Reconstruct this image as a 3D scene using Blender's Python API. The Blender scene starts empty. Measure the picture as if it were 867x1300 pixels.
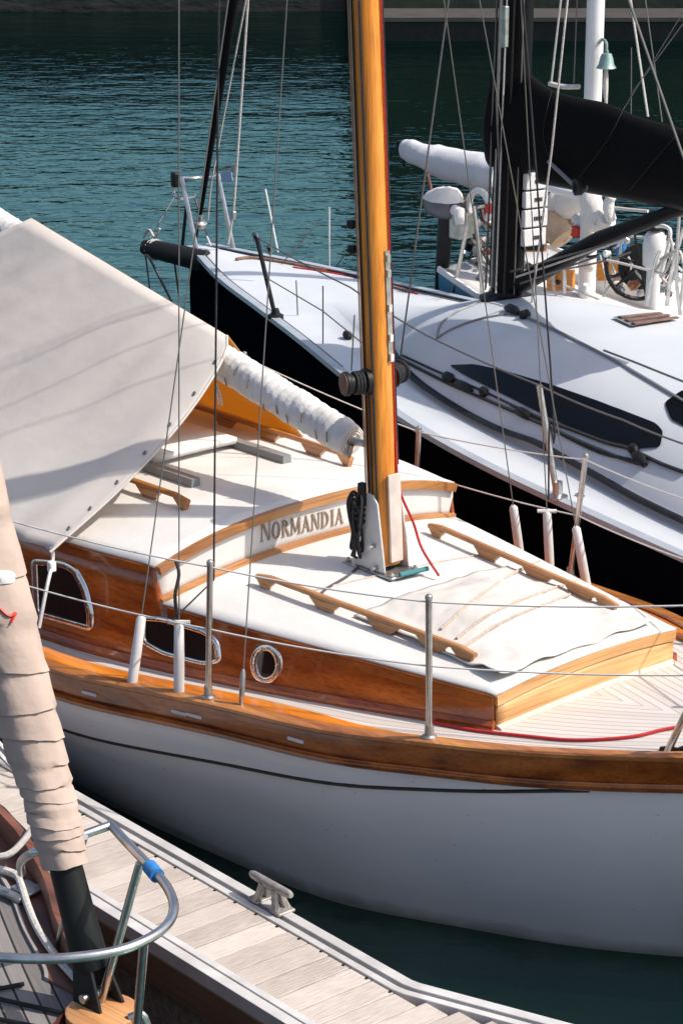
import bpy, bmesh, math, random
from math import sin, cos, pi, radians, sqrt, atan2
from mathutils import Vector as V, Matrix, noise
from mathutils.bvhtree import BVHTree
random.seed(7)
scn = bpy.context.scene
COL = scn.collection

# ------------------------------------------------------------------ camera, sky, sun, exposure
CAM_H, PITCH, FPX = 4.45, radians(17.8), 3058.0
cam = bpy.data.objects.new("camera", bpy.data.cameras.new("camera"))
COL.objects.link(cam)
cam.location = (0, 0, CAM_H)
cam.rotation_euler = (pi / 2 - PITCH, 0, 0)
cam.data.sensor_fit = 'VERTICAL'
cam.data.sensor_height = 36
cam.data.lens = 36 * FPX / 1300
cam.data.clip_end = 3000
cam.data.clip_start = 0.1
scn.camera = cam

SUN_EL, SUN_AZ = radians(50), atan2(-0.205, 0.98)
SDIR = V((cos(SUN_EL) * cos(SUN_AZ), cos(SUN_EL) * sin(SUN_AZ), sin(SUN_EL)))
world = bpy.data.worlds.new("World")
scn.world = world
world.use_nodes = True
wn = world.node_tree
sky = wn.nodes.new('ShaderNodeTexSky')
sky.sky_type = 'NISHITA'
sky.sun_disc = False
sky.sun_elevation = SUN_EL
sky.sun_rotation = atan2(SDIR.x, SDIR.y)
sky.air_density = 1.0
sky.dust_density = 3.0
wn.links.new(sky.outputs[0], wn.nodes['Background'].inputs[0])
wn.nodes['Background'].inputs[1].default_value = 0.15
sun = bpy.data.objects.new("sun", bpy.data.lights.new("sun", 'SUN'))
COL.objects.link(sun)
sun.data.energy = 4.3
sun.data.angle = radians(0.6)
sun.data.color = (1.0, 0.93, 0.84)
sun.rotation_euler = SDIR.to_track_quat('Z', 'Y').to_euler()
sun.location = (20, -5, 30)
scn.view_settings.view_transform = 'Standard'
scn.view_settings.look = 'None'
scn.view_settings.exposure = 0.2
scn.view_settings.gamma = 1.0
scn.render.engine = 'CYCLES'
scn.cycles.max_bounces = 7
scn.cycles.caustics_reflective = False
scn.cycles.caustics_refractive = False

WATER = 0.15

# ------------------------------------------------------------------ frames
def ray(px, py):
    s, c = sin(PITCH), cos(PITCH)
    return V((1, 0, 0)) * ((px - 433.5) / FPX) - V((0, s, c)) * ((py - 650) / FPX) + V((0, c, -s))
EYE = V((0, 0, CAM_H))
class Fr:
    def __init__(s, ox, oy, deg):
        s.o = (ox, oy); s.a = radians(deg)
        s.M = Matrix.Translation((ox, oy, 0)) @ Matrix.Rotation(s.a, 4, 'Z')
        s.I = s.M.inverted()
        s.e = s.I @ EYE
    def r(s, px, py): return s.I.to_3x3() @ ray(px, py)
    def k(s, px, py, ax, val):
        d = s.r(px, py)
        return s.e + d * ((val - s.e[ax]) / d[ax])
    def z(s, px, py, z): return s.k(px, py, 2, z)
    def y(s, px, py, y): return s.k(px, py, 1, y)
    def x(s, px, py, x): return s.k(px, py, 0, x)
WF = Fr(0, 0, 0)

# ------------------------------------------------------------------ mesh helpers
def herm(x, xs, ys):
    if x <= xs[0]: return ys[0]
    if x >= xs[-1]: return ys[-1]
    n = len(xs)
    i = max(k for k in range(n - 1) if xs[k] <= x)
    def m(k):
        if k == 0: return (ys[1] - ys[0]) / (xs[1] - xs[0])
        if k == n - 1: return (ys[-1] - ys[-2]) / (xs[-1] - xs[-2])
        return ((ys[k + 1] - ys[k]) / (xs[k + 1] - xs[k]) + (ys[k] - ys[k - 1]) / (xs[k] - xs[k - 1])) / 2
    h = xs[i + 1] - xs[i]; t = (x - xs[i]) / h
    return ((2*t**3 - 3*t*t + 1) * ys[i] + (t**3 - 2*t*t + t) * h * m(i)
            + (-2*t**3 + 3*t*t) * ys[i + 1] + (t**3 - t*t) * h * m(i + 1))
def tab(pairs):
    xs = [p[0] for p in pairs]; ys = [p[1] for p in pairs]
    return lambda x: herm(x, xs, ys)
def lin(a, b, n): return [a + (b - a) * i / n for i in range(n + 1)]
def smooth(pts, n=6, closed=False):
    P = [V(p) for p in pts]; out = []; m = len(P)
    rng = range(m if closed else m - 1)
    for i in rng:
        if closed: a, b, c, d = P[i - 1], P[i], P[(i + 1) % m], P[(i + 2) % m]
        else: a, b, c, d = P[max(i - 1, 0)], P[i], P[i + 1], P[min(i + 2, m - 1)]
        for k in range(n):
            t = k / n
            out.append(0.5 * (2*b + (c - a)*t + (2*a - 5*b + 4*c - d)*t*t + (3*b - a - 3*c + d)*t**3))
    if not closed: out.append(P[-1])
    return out
def sag(a, b, s, n=10):
    a, b = V(a), V(b)
    return [a.lerp(b, i / n) - V((0, 0, s * 4 * (i / n) * (1 - i / n))) for i in range(n + 1)]

class MB:
    def __init__(s): s.v = []; s.f = []; s.uv = None
    def add(s, vs, fs):
        o = len(s.v); s.v += [V(p) for p in vs]; s.f += [tuple(i + o for i in f) for f in fs]; return s
    def loft(s, rings, closed=True, cap=True, loop=False):
        n = len(rings[0]); vs = [p for r in rings for p in r]; fs = []
        R = len(rings)
        for i in range(R if loop else R - 1):
            j = (i + 1) % R
            for k in range(n if closed else n - 1):
                l = (k + 1) % n
                fs.append((i*n + k, i*n + l, j*n + l, j*n + k))
        if cap and closed and not loop:
            fs.append(tuple(range(n))[::-1]); fs.append(tuple((R - 1)*n + k for k in range(n)))
        return s.add(vs, fs)
    def grid(s, fn, us, ws):
        return s.loft([[fn(u, w) for w in ws] for u in us], closed=False, cap=False)
    def box(s, c, sz, rot=None, tp=1.0):
        c = V(c); vs = []
        for z in (-.5, .5):
            k = tp if z > 0 else 1
            for x, y in ((-.5, -.5), (.5, -.5), (.5, .5), (-.5, .5)):
                p = V((x*sz[0]*k, y*sz[1]*k, z*sz[2]))
                vs.append(c + (rot @ p if rot else p))
        return s.add(vs, [(3,2,1,0),(4,5,6,7),(0,1,5,4),(1,2,6,5),(2,3,7,6),(3,0,4,7)])
    def tube(s, pts, r, n=8, closed=False, fl=1.0, up=None):
        P = [V(p) for p in pts]; m = len(P); rings = []; nrm = None
        for i in range(m):
            if closed: t = P[(i + 1) % m] - P[i - 1]
            else: t = P[min(i + 1, m - 1)] - P[max(i - 1, 0)]
            if t.length < 1e-9: t = V((0, 0, 1))
            t.normalize()
            if up is not None: nrm = V(up)
            elif nrm is None: nrm = V((0, 0, 1)) if abs(t.z) < .9 else V((1, 0, 0))
            nrm = (nrm - t * nrm.dot(t)).normalized(); b = t.cross(nrm)
            ri = r[i] if isinstance(r, (list, tuple)) else (r(i / max(m - 1, 1)) if callable(r) else r)
            rings.append([P[i] + (nrm * cos(2*pi*k/n) * fl + b * sin(2*pi*k/n)) * ri for k in range(n)])
        return s.loft(rings, True, True, closed)
    def sweep(s, pts, prof, up=(0, 0, 1), closed=False):
        P = [V(p) for p in pts]; m = len(P); rings = []
        for i in range(m):
            t = (P[(i + 1) % m] - P[i - 1]) if closed else (P[min(i + 1, m - 1)] - P[max(i - 1, 0)])
            t.normalize(); u = V(up); u = (u - t * u.dot(t)).normalized(); b = t.cross(u)
            rings.append([P[i] + b * q[0] + u * q[1] for q in prof])
        return s.loft(rings, True, True, closed)
    def lathe(s, base, axis, prof, n=20):
        a = V(axis).normalized(); x = a.orthogonal().normalized(); y = a.cross(x); base = V(base)
        return s.loft([[base + a*h + (x*cos(2*pi*k/n) + y*sin(2*pi*k/n))*max(r, 1e-4) for k in range(n)] for h, r in prof])
    def prism(s, poly, off):
        off = V(off); n = len(poly); vs = [V(p) for p in poly] + [V(p) + off for p in poly]
        return s.add(vs, [tuple(range(n))[::-1], tuple(range(n, 2*n))] + [(i, (i+1) % n, n + (i+1) % n, n + i) for i in range(n)])
    def build(s, name, m, parent=None, ang=40, solid=0, bev=0, weld=False, sub=0):
        me = bpy.data.meshes.new(name)
        me.from_pydata([tuple(p) for p in s.v], [], s.f)
        if s.uv is not None:
            ul = me.uv_layers.new(name='UVMap')
            for l in me.loops: ul.data[l.index].uv = s.uv[l.vertex_index]
        bm = bmesh.new(); bm.from_mesh(me)
        if weld: bmesh.ops.remove_doubles(bm, verts=bm.verts, dist=1e-5)
        bmesh.ops.recalc_face_normals(bm, faces=bm.faces)
        bm.to_mesh(me); bm.free()
        if ang:
            me.polygons.foreach_set('use_smooth', [True] * len(me.polygons))
            me.set_sharp_from_angle(angle=radians(ang))
        o = bpy.data.objects.new(name, me); COL.objects.link(o)
        if m: me.materials.append(m)
        if parent is not None: o.parent = parent
        if solid:
            md = o.modifiers.new('thickness', 'SOLIDIFY'); md.thickness = solid; md.offset = 0
        if bev:
            md = o.modifiers.new('bevel', 'BEVEL'); md.width = bev; md.segments = 2; md.limit_method = 'ANGLE'
        if sub:
            md = o.modifiers.new('sub', 'SUBSURF'); md.levels = md.render_levels = sub
        return o
def wire(name, pts, r, m, parent, n=6): return MB().tube(pts, r, n).build(name, m, parent)
def tag(o, label, cat, group=None, kind=None):
    if label: o['label'] = label
    if cat: o['category'] = cat
    if group: o['group'] = group
    if kind: o['kind'] = kind
    return o
def root(name, fr, label, cat, group=None):
    o = bpy.data.objects.new(name, None); COL.objects.link(o)
    o.location = (fr.o[0], fr.o[1], 0); o.rotation_euler = (0, 0, fr.a)
    o.empty_display_size = .2
    return tag(o, label, cat, group)
def bvh(objs):
    vs, fs = [], []
    for o in objs:
        k = len(vs); vs += [v.co.copy() for v in o.data.vertices]; fs += [tuple(i + k for i in p.vertices) for p in o.data.polygons]
    return BVHTree.FromPolygons(vs, fs)
def hit(fr, tree, px, py):
    h = tree.ray_cast(fr.e, fr.r(px, py).normalized())
    if h[0] is None: return None
    n = h[1]
    if n.dot(fr.r(px, py)) > 0: n = -n
    return h[0], n
def drape(fr, tree, pts, lift=.008, n=6):
    out = []
    for p in smooth([(a, b, 0) for a, b in pts], n):
        h = hit(fr, tree, p.x, p.y)
        if h: out.append(h[0] + h[1] * lift)
    return out
def patch(fr, tree, poly, lift=.006, cuts=3):
    """a thin panel laid on a curved surface, its outline given as points of that surface"""
    bm = bmesh.new()
    vs = [bm.verts.new((p[0], p[1], 0)) for p in poly]
    f = bm.faces.new(vs)
    bmesh.ops.triangulate(bm, faces=[f], ngon_method='BEAUTY')
    bmesh.ops.subdivide_edges(bm, edges=bm.edges, cuts=cuts, use_grid_fill=True)
    mb = MB(); bm.verts.index_update(); ok = {}
    for v in bm.verts:
        h = hit(fr, tree, v.co.x, v.co.y)
        if h: ok[v.index] = len(mb.v); mb.v.append(h[0] + h[1] * lift)
    for f in bm.faces:
        if all(v.index in ok for v in f.verts): mb.f.append(tuple(ok[v.index] for v in f.verts))
    bm.free(); return mb
def rpoly(pts, r=6, n=4):
    out = []; m = len(pts)
    for i in range(m):
        a, b, c = [V((*pts[k % m], 0)) for k in (i - 1, i, i + 1)]
        d1 = min(r, (a - b).length * .45); d2 = min(r, (c - b).length * .45)
        p = b + (a - b).normalized() * d1; q = b + (c - b).normalized() * d2
        for k in range(n + 1):
            t = k / n; out.append(tuple(((1-t)**2 * p + 2*t*(1-t) * b + t*t * q)[:2]))
    return out

# ------------------------------------------------------------------ materials
def new(name):
    m = bpy.data.materials.new(name); m.use_nodes = True
    t = m.node_tree; return m, t, t.nodes['Principled BSDF']
def nd(t, typ, **kw):
    n = t.nodes.new(typ)
    for k, v in kw.items(): setattr(n, k, v)
    return n
def ramp(t, a, b, c1, c2):
    r = nd(t, 'ShaderNodeValToRGB')
    r.color_ramp.elements[0].position = a; r.color_ramp.elements[1].position = b
    r.color_ramp.elements[0].color = (*c1, 1); r.color_ramp.elements[1].color = (*c2, 1); return r
def P(name, c, c2=None, ns=6, stretch=(1, 1, 1), rough=.5, metal=0, coat=0, bump=0, bs=40, spec=.5, coord='Object', lo=.35, hi=.65, detail=5, rvar=0, bstretch=None, trans=0):
    m, t, p = new(name)
    p.inputs['Base Color'].default_value = (*c, 1)
    p.inputs['Roughness'].default_value = rough
    p.inputs['Metallic'].default_value = metal
    p.inputs['Coat Weight'].default_value = coat
    p.inputs['Coat Roughness'].default_value = .06
    p.inputs['Specular IOR Level'].default_value = spec
    tc = nd(t, 'ShaderNodeTexCoord')
    if c2 or rvar:
        mp = nd(t, 'ShaderNodeMapping'); mp.inputs['Scale'].default_value = stretch
        t.links.new(tc.outputs[coord], mp.inputs[0])
        no = nd(t, 'ShaderNodeTexNoise'); no.inputs['Scale'].default_value = ns; no.inputs['Detail'].default_value = detail
        t.links.new(mp.outputs[0], no.inputs[0])
        if c2:
            r = ramp(t, lo, hi, c, c2); t.links.new(no.outputs[0], r.inputs[0]); t.links.new(r.outputs[0], p.inputs['Base Color'])
        if rvar:
            mr = nd(t, 'ShaderNodeMapRange'); mr.inputs[3].default_value = rough - rvar; mr.inputs[4].default_value = rough + rvar
            t.links.new(no.outputs[0], mr.inputs[0]); t.links.new(mr.outputs[0], p.inputs['Roughness'])
    if bump:
        mp2 = nd(t, 'ShaderNodeMapping'); mp2.inputs['Scale'].default_value = bstretch or stretch
        t.links.new(tc.outputs[coord], mp2.inputs[0])
        n2 = nd(t, 'ShaderNodeTexNoise'); n2.inputs['Scale'].default_value = bs; n2.inputs['Detail'].default_value = 4
        b = nd(t, 'ShaderNodeBump'); b.inputs['Strength'].default_value = 1; b.inputs['Distance'].default_value = bump
        t.links.new(mp2.outputs[0], n2.inputs[0]); t.links.new(n2.outputs[0], b.inputs['Height']); t.links.new(b.outputs[0], p.inputs['Normal'])
    return m
def wood(name, dark, light, along='x', ns=5, rough=.35, coat=.5, bump=.0006):
    st = {'x': (.12, 3, 3), 'y': (3, .12, 3), 'z': (3, 3, .12)}[along]
    m = P(name, dark, light, ns=ns, stretch=st, rough=rough, coat=coat, bump=bump, bs=14, lo=.3, hi=.72, detail=8)
    t = m.node_tree; p = t.nodes['Principled BSDF']
    # long dark pores and patches of deeper varnish
    tc = nd(t, 'ShaderNodeTexCoord'); mp = nd(t, 'ShaderNodeMapping'); mp.inputs['Scale'].default_value = [k * (8 if k > 1 else 4) for k in st]
    n = nd(t, 'ShaderNodeTexNoise'); n.inputs['Scale'].default_value = 6; n.inputs['Detail'].default_value = 3
    t.links.new(tc.outputs['Object'], mp.inputs[0]); t.links.new(mp.outputs[0], n.inputs[0])
    r = ramp(t, .3, .55, (.55, .5, .45), (1, 1, 1)); t.links.new(n.outputs[0], r.inputs[0])
    n3 = nd(t, 'ShaderNodeTexNoise'); n3.inputs['Scale'].default_value = 2.3; n3.inputs['Detail'].default_value = 3
    t.links.new(tc.outputs['Object'], n3.inputs[0])
    r3 = ramp(t, .35, .7, (.82, .78, .75), (1.08, 1.07, 1.05)); t.links.new(n3.outputs[0], r3.inputs[0])
    mx = nd(t, 'ShaderNodeMix', data_type='RGBA', blend_type='MULTIPLY'); mx.inputs[0].default_value = .8
    mx2 = nd(t, 'ShaderNodeMix', data_type='RGBA', blend_type='MULTIPLY'); mx2.inputs[0].default_value = .9
    src = p.inputs['Base Color'].links[0].from_socket
    t.links.new(src, mx.inputs[6]); t.links.new(r.outputs[0], mx.inputs[7])
    t.links.new(mx.outputs[2], mx2.inputs[6]); t.links.new(r3.outputs[0], mx2.inputs[7])
    t.links.new(mx2.outputs[2], p.inputs['Base Color'])
    return m
def cloth(name, c, tr, w=.3, ns=3, bump=.002, bs=14, c2=None, weave=True):
    m, t, p = new(name)
    p.inputs['Roughness'].default_value = .9; p.inputs['Specular IOR Level'].default_value = .15
    tc = nd(t, 'ShaderNodeTexCoord')
    no = nd(t, 'ShaderNodeTexNoise'); no.inputs['Scale'].default_value = ns; no.inputs['Detail'].default_value = 6
    r = ramp(t, .3, .7, c2 or tuple(k * .86 for k in c), c)
    t.links.new(tc.outputs['Object'], no.inputs[0]); t.links.new(no.outputs[0], r.inputs[0]); t.links.new(r.outputs[0], p.inputs['Base Color'])
    n2 = nd(t, 'ShaderNodeTexNoise'); n2.inputs['Scale'].default_value = bs; n2.inputs['Detail'].default_value = 5
    b = nd(t, 'ShaderNodeBump'); b.inputs['Distance'].default_value = bump
    t.links.new(tc.outputs['Object'], n2.inputs[0]); t.links.new(n2.outputs[0], b.inputs['Height']); t.links.new(b.outputs[0], p.inputs['Normal'])
    if w:
        tl = nd(t, 'ShaderNodeBsdfTranslucent'); tl.inputs[0].default_value = (*tr, 1)
        mx = nd(t, 'ShaderNodeMixShader'); mx.inputs[0].default_value = w
        t.links.new(p.outputs[0], mx.inputs[1]); t.links.new(tl.outputs[0], mx.inputs[2])
        t.links.new(mx.outputs[0], t.nodes['Material Output'].inputs[0])
    return m
def planks(name, c, c2, seam, pitch, width, axis=1, gap=(.02, .018, .016), coord='UV', rough=.75):
    """boards laid side by side: dark seams every pitch across UV v, boards each a little different"""
    m, t, p = new(name); p.inputs['Roughness'].default_value = rough
    tc = nd(t, 'ShaderNodeTexCoord'); sp = nd(t, 'ShaderNodeSeparateXYZ'); t.links.new(tc.outputs[coord], sp.inputs[0])
    d = nd(t, 'ShaderNodeMath', operation='DIVIDE'); d.inputs[1].default_value = pitch; t.links.new(sp.outputs[axis], d.inputs[0])
    fr = nd(t, 'ShaderNodeMath', operation='FRACT'); t.links.new(d.outputs[0], fr.inputs[0])
    fl = nd(t, 'ShaderNodeMath', operation='FLOOR'); t.links.new(d.outputs[0], fl.inputs[0])
    lt = nd(t, 'ShaderNodeMath', operation='LESS_THAN'); lt.inputs[1].default_value = width / pitch; t.links.new(fr.outputs[0], lt.inputs[0])
    wnz = nd(t, 'ShaderNodeTexWhiteNoise', noise_dimensions='1D'); t.links.new(fl.outputs[0], wnz.inputs['W'])
    mp = nd(t, 'ShaderNodeMapping'); mp.inputs['Scale'].default_value = (2, 40, 1) if axis == 1 else (40, 2, 1)
    no = nd(t, 'ShaderNodeTexNoise'); no.inputs['Scale'].default_value = 3; no.inputs['Detail'].default_value = 6
    t.links.new(tc.outputs[coord], mp.inputs[0]); t.links.new(mp.outputs[0], no.inputs[0])
    ad = nd(t, 'ShaderNodeMath', operation='MULTIPLY_ADD'); ad.inputs[1].default_value = .5; t.links.new(wnz.outputs[0], ad.inputs[0])
    mu = nd(t, 'ShaderNodeMath', operation='MULTIPLY'); mu.inputs[1].default_value = .55; t.links.new(no.outputs[0], mu.inputs[0]); t.links.new(mu.outputs[0], ad.inputs[2])
    r = ramp(t, .15, .85, c, c2); t.links.new(ad.outputs[0], r.inputs[0])
    mx = nd(t, 'ShaderNodeMix', data_type='RGBA'); t.links.new(lt.outputs[0], mx.inputs[0]); t.links.new(r.outputs[0], mx.inputs[6]); mx.inputs[7].default_value = (*seam, 1)
    t.links.new(mx.outputs[2], p.inputs['Base Color'])
    b = nd(t, 'ShaderNodeBump'); b.inputs['Distance'].default_value = .002; t.links.new(no.outputs[0], b.inputs['Height']); t.links.new(b.outputs[0], p.inputs['Normal'])
    return m
MAHOG = wood('mahogany_varnish', (.14, .030, .005), (.46, .135, .020), 'x', rough=.25, coat=.6)
MAHOGC = wood('mahogany_cabin', (.22, .040, .006), (.56, .150, .020), 'x', rough=.22, coat=.7)
MAHOGL = wood('mahogany_light', (.30, .095, .02), (.62, .27, .07), 'x')
ORANGEV = wood('orange_varnish', (.56, .15, .010), (.88, .31, .03), 'x', rough=.3)
TRIMW = wood('teak_trim', (.30, .12, .035), (.55, .27, .10), 'y', coat=.15)
FRONTW = wood('sunlit_front_wood', (.62, .33, .12), (.86, .56, .25), 'y', coat=.2)  # cabin front wood lightened in its colour to look sunlit
RAILW = wood('teak_handrail', (.40, .17, .06), (.62, .33, .14), 'x', coat=.1, rough=.5)
MASTW = wood('spruce_varnish', (.74, .235, .017), (.96, .385, .045), 'z', ns=7, coat=.6)
DECKW = P('white_deck_paint', (.66, .645, .62), (.57, .555, .535), ns=3.5, rough=.6, bump=.0016, bs=220, detail=9)
WHITE = P('white_paint', (.80, .80, .79), (.72, .72, .71), ns=4, rough=.35)
HULLW = P('white_topside', (.74, .748, .748), (.67, .68, .68), ns=1.6, rough=.22, coat=.25, rvar=.06, bump=.0006, bs=9)
def add_grime(m):
    """weed line near the water and small scuffs"""
    t = m.node_tree; p = t.nodes['Principled BSDF']; src = p.inputs['Base Color'].links[0].from_socket
    tc = nd(t, 'ShaderNodeTexCoord'); sp = nd(t, 'ShaderNodeSeparateXYZ'); t.links.new(tc.outputs['Object'], sp.inputs[0])
    n = nd(t, 'ShaderNodeTexNoise'); n.inputs['Scale'].default_value = 9; n.inputs['Detail'].default_value = 6; t.links.new(tc.outputs['Object'], n.inputs[0])
    ma = nd(t, 'ShaderNodeMath', operation='MULTIPLY_ADD'); ma.inputs[1].default_value = -.06; t.links.new(n.outputs[0], ma.inputs[0]); t.links.new(sp.outputs[2], ma.inputs[2])
    mr = nd(t, 'ShaderNodeMapRange'); mr.inputs[1].default_value = .13; mr.inputs[2].default_value = .19; mr.inputs[3].default_value = .75; mr.inputs[4].default_value = 0; t.links.new(ma.outputs[0], mr.inputs[0])
    mx = nd(t, 'ShaderNodeMix', data_type='RGBA'); t.links.new(mr.outputs[0], mx.inputs[0]); t.links.new(src, mx.inputs[6]); mx.inputs[7].default_value = (.10, .105, .07, 1)
    mp = nd(t, 'ShaderNodeMapping'); mp.inputs['Scale'].default_value = (5, 5, 16); t.links.new(tc.outputs['Object'], mp.inputs[0])
    v = nd(t, 'ShaderNodeTexVoronoi'); v.inputs['Scale'].default_value = 1.6; t.links.new(mp.outputs[0], v.inputs[0])
    lt = nd(t, 'ShaderNodeMath', operation='LESS_THAN'); lt.inputs[1].default_value = .05; t.links.new(v.outputs['Distance'], lt.inputs[0])
    sc = nd(t, 'ShaderNodeMath', operation='MULTIPLY'); sc.inputs[1].default_value = .55; t.links.new(lt.outputs[0], sc.inputs[0])
    m2 = nd(t, 'ShaderNodeMix', data_type='RGBA'); t.links.new(sc.outputs[0], m2.inputs[0]); t.links.new(mx.outputs[2], m2.inputs[6]); m2.inputs[7].default_value = (.16, .15, .13, 1)
    t.links.new(m2.outputs[2], p.inputs['Base Color'])
add_grime(HULLW)
COVE = P('black_cove', (.012, .012, .014), rough=.4)
STEEL = P('stainless', (.62, .60, .58), (.45, .43, .42), ns=20, rough=.3, metal=1)
STEELD = P('dull_alloy', (.50, .49, .47), (.34, .33, .32), ns=25, rough=.42, metal=.9)
CHROME = P('chrome', (.78, .77, .75), rough=.12, metal=1, bump=.001, bs=60)
BLACK = P('black_plastic', (.007, .007, .008), (.013, .013, .014), ns=12, rough=.5, spec=.25)
CARBON = P('carbon', (.006, .006, .007), rough=.5, spec=.15)
YGLASS = P('black_acrylic', (.003, .003, .004), rough=.25, spec=.12)
GLASS = P('dark_glass', (.008, .009, .010), rough=.06, spec=.8)
WIRE = P('rig_wire', (.15, .14, .13), rough=.5, metal=.3)
LIFE = P('white_lifeline', (.68, .66, .63), rough=.5)
ROPEB = P('black_rope', (.012, .012, .014), (.03, .03, .032), ns=120, rough=.85, bump=.002, bs=150)
ROPEW = P('white_rope', (.66, .63, .58), (.45, .42, .40), ns=90, rough=.9, bump=.002, bs=150)
ROPER = P('red_rope', (.50, .02, .025), (.36, .015, .02), ns=90, rough=.8)
PVC = P('white_tube', (.66, .655, .645), (.55, .545, .535), ns=8, rough=.45)
ROLL = cloth('sail_roll', (.78, .76, .73), (.7, .68, .65), w=.1, ns=9, bump=.006, bs=26)
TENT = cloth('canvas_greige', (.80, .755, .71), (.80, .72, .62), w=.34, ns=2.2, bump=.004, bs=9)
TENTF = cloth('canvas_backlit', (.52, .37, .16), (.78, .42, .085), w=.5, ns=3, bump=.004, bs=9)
SAILB = cloth('canvas_sand', (.54, .43, .365), (.6, .5, .4), w=.08, ns=9, bump=.003, bs=30)
COVERW = cloth('canvas_white', (.66, .625, .58), (.7, .68, .65), w=.05, ns=5, bump=.004, bs=16)
SCOVER = cloth('canvas_black', (.0028, .0028, .0032), (.01, .01, .01), w=0, ns=5, bump=.006, bs=9)
NAVY = P('navy_gelcoat', (.003, .0045, .007), rough=.45, spec=.0)
YDECK = P('grey_white_gelcoat', (.58, .605, .635), (.53, .555, .58), ns=2.2, rough=.42, bump=.0006, bs=200)
NDECK = planks('teak_laid_deck', (.49, .445, .41), (.61, .56, .52), (.31, .27, .24), .042, .005)
GDECK = planks('grey_teak_deck', (.12, .108, .104), (.24, .218, .21), (.014, .013, .012), .055, .007)
MAHOGR = wood('red_toe_rail', (.10, .036, .022), (.25, .09, .05), 'x', coat=.1, rough=.55)
ALU = P('pontoon_alloy', (.62, .61, .60), (.47, .46, .45), ns=7, rough=.55, metal=.15)
BLUE = P('blue_hull', (.13, .34, .50), (.10, .29, .44), ns=3, rough=.25, coat=.4)
BLUET = P('blue_tape', (.03, .22, .55), (.02, .15, .42), ns=20, rough=.6)
RED = P('red_plastic', (.55, .03, .015), rough=.5)
ORANGE = wood('orange_teak', (.66, .22, .03), (.90, .38, .06), 'x', coat=.3)
BROWNF = P('brown_leather', (.10, .04, .03), (.16, .07, .05), ns=30, rough=.6)
COWL = P('cowling_grey', (.085, .09, .11), rough=.35)
GREYP = P('grey_plastic', (.20, .21, .22), rough=.4)
BRONZE = P('bell_bronze', (.30, .42, .38), (.2, .3, .28), ns=14, rough=.45, metal=.5)

# boards of the pontoon: each board its own tone
def board_mat(name, c, c2, along):
    m, t, p = new(name); p.inputs['Roughness'].default_value = .85
    g = nd(t, 'ShaderNodeNewGeometry'); tc = nd(t, 'ShaderNodeTexCoord')
    mp = nd(t, 'ShaderNodeMapping'); mp.inputs['Scale'].default_value = along
    no = nd(t, 'ShaderNodeTexNoise'); no.inputs['Scale'].default_value = 5; no.inputs['Detail'].default_value = 7
    t.links.new(tc.outputs['Object'], mp.inputs[0]); t.links.new(mp.outputs[0], no.inputs[0])
    n2 = nd(t, 'ShaderNodeTexNoise'); n2.inputs['Scale'].default_value = 3.5; n2.inputs['Detail'].default_value = 5; t.links.new(tc.outputs['Object'], n2.inputs[0])
    a = nd(t, 'ShaderNodeMath', operation='MULTIPLY_ADD'); a.inputs[1].default_value = .16
    t.links.new(g.outputs['Random Per Island'], a.inputs[0])
    mu = nd(t, 'ShaderNodeMath', operation='MULTIPLY_ADD'); mu.inputs[1].default_value = .5
    m3 = nd(t, 'ShaderNodeMath', operation='MULTIPLY'); m3.inputs[1].default_value = .35; t.links.new(n2.outputs[0], m3.inputs[0])
    t.links.new(no.outputs[0], mu.inputs[0]); t.links.new(m3.outputs[0], mu.inputs[2]); t.links.new(mu.outputs[0], a.inputs[2])
    r = ramp(t, .3, .85, c, c2); t.links.new(a.outputs[0], r.inputs[0]); t.links.new(r.outputs[0], p.inputs['Base Color'])
    b = nd(t, 'ShaderNodeBump'); b.inputs['Distance'].default_value = .003; t.links.new(no.outputs[0], b.inputs['Height']); t.links.new(b.outputs[0], p.inputs['Normal'])
    return m
BOARD = board_mat('weathered_board', (.31, .265, .23), (.73, .66, .605), (40, 2.5, 6))

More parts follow.
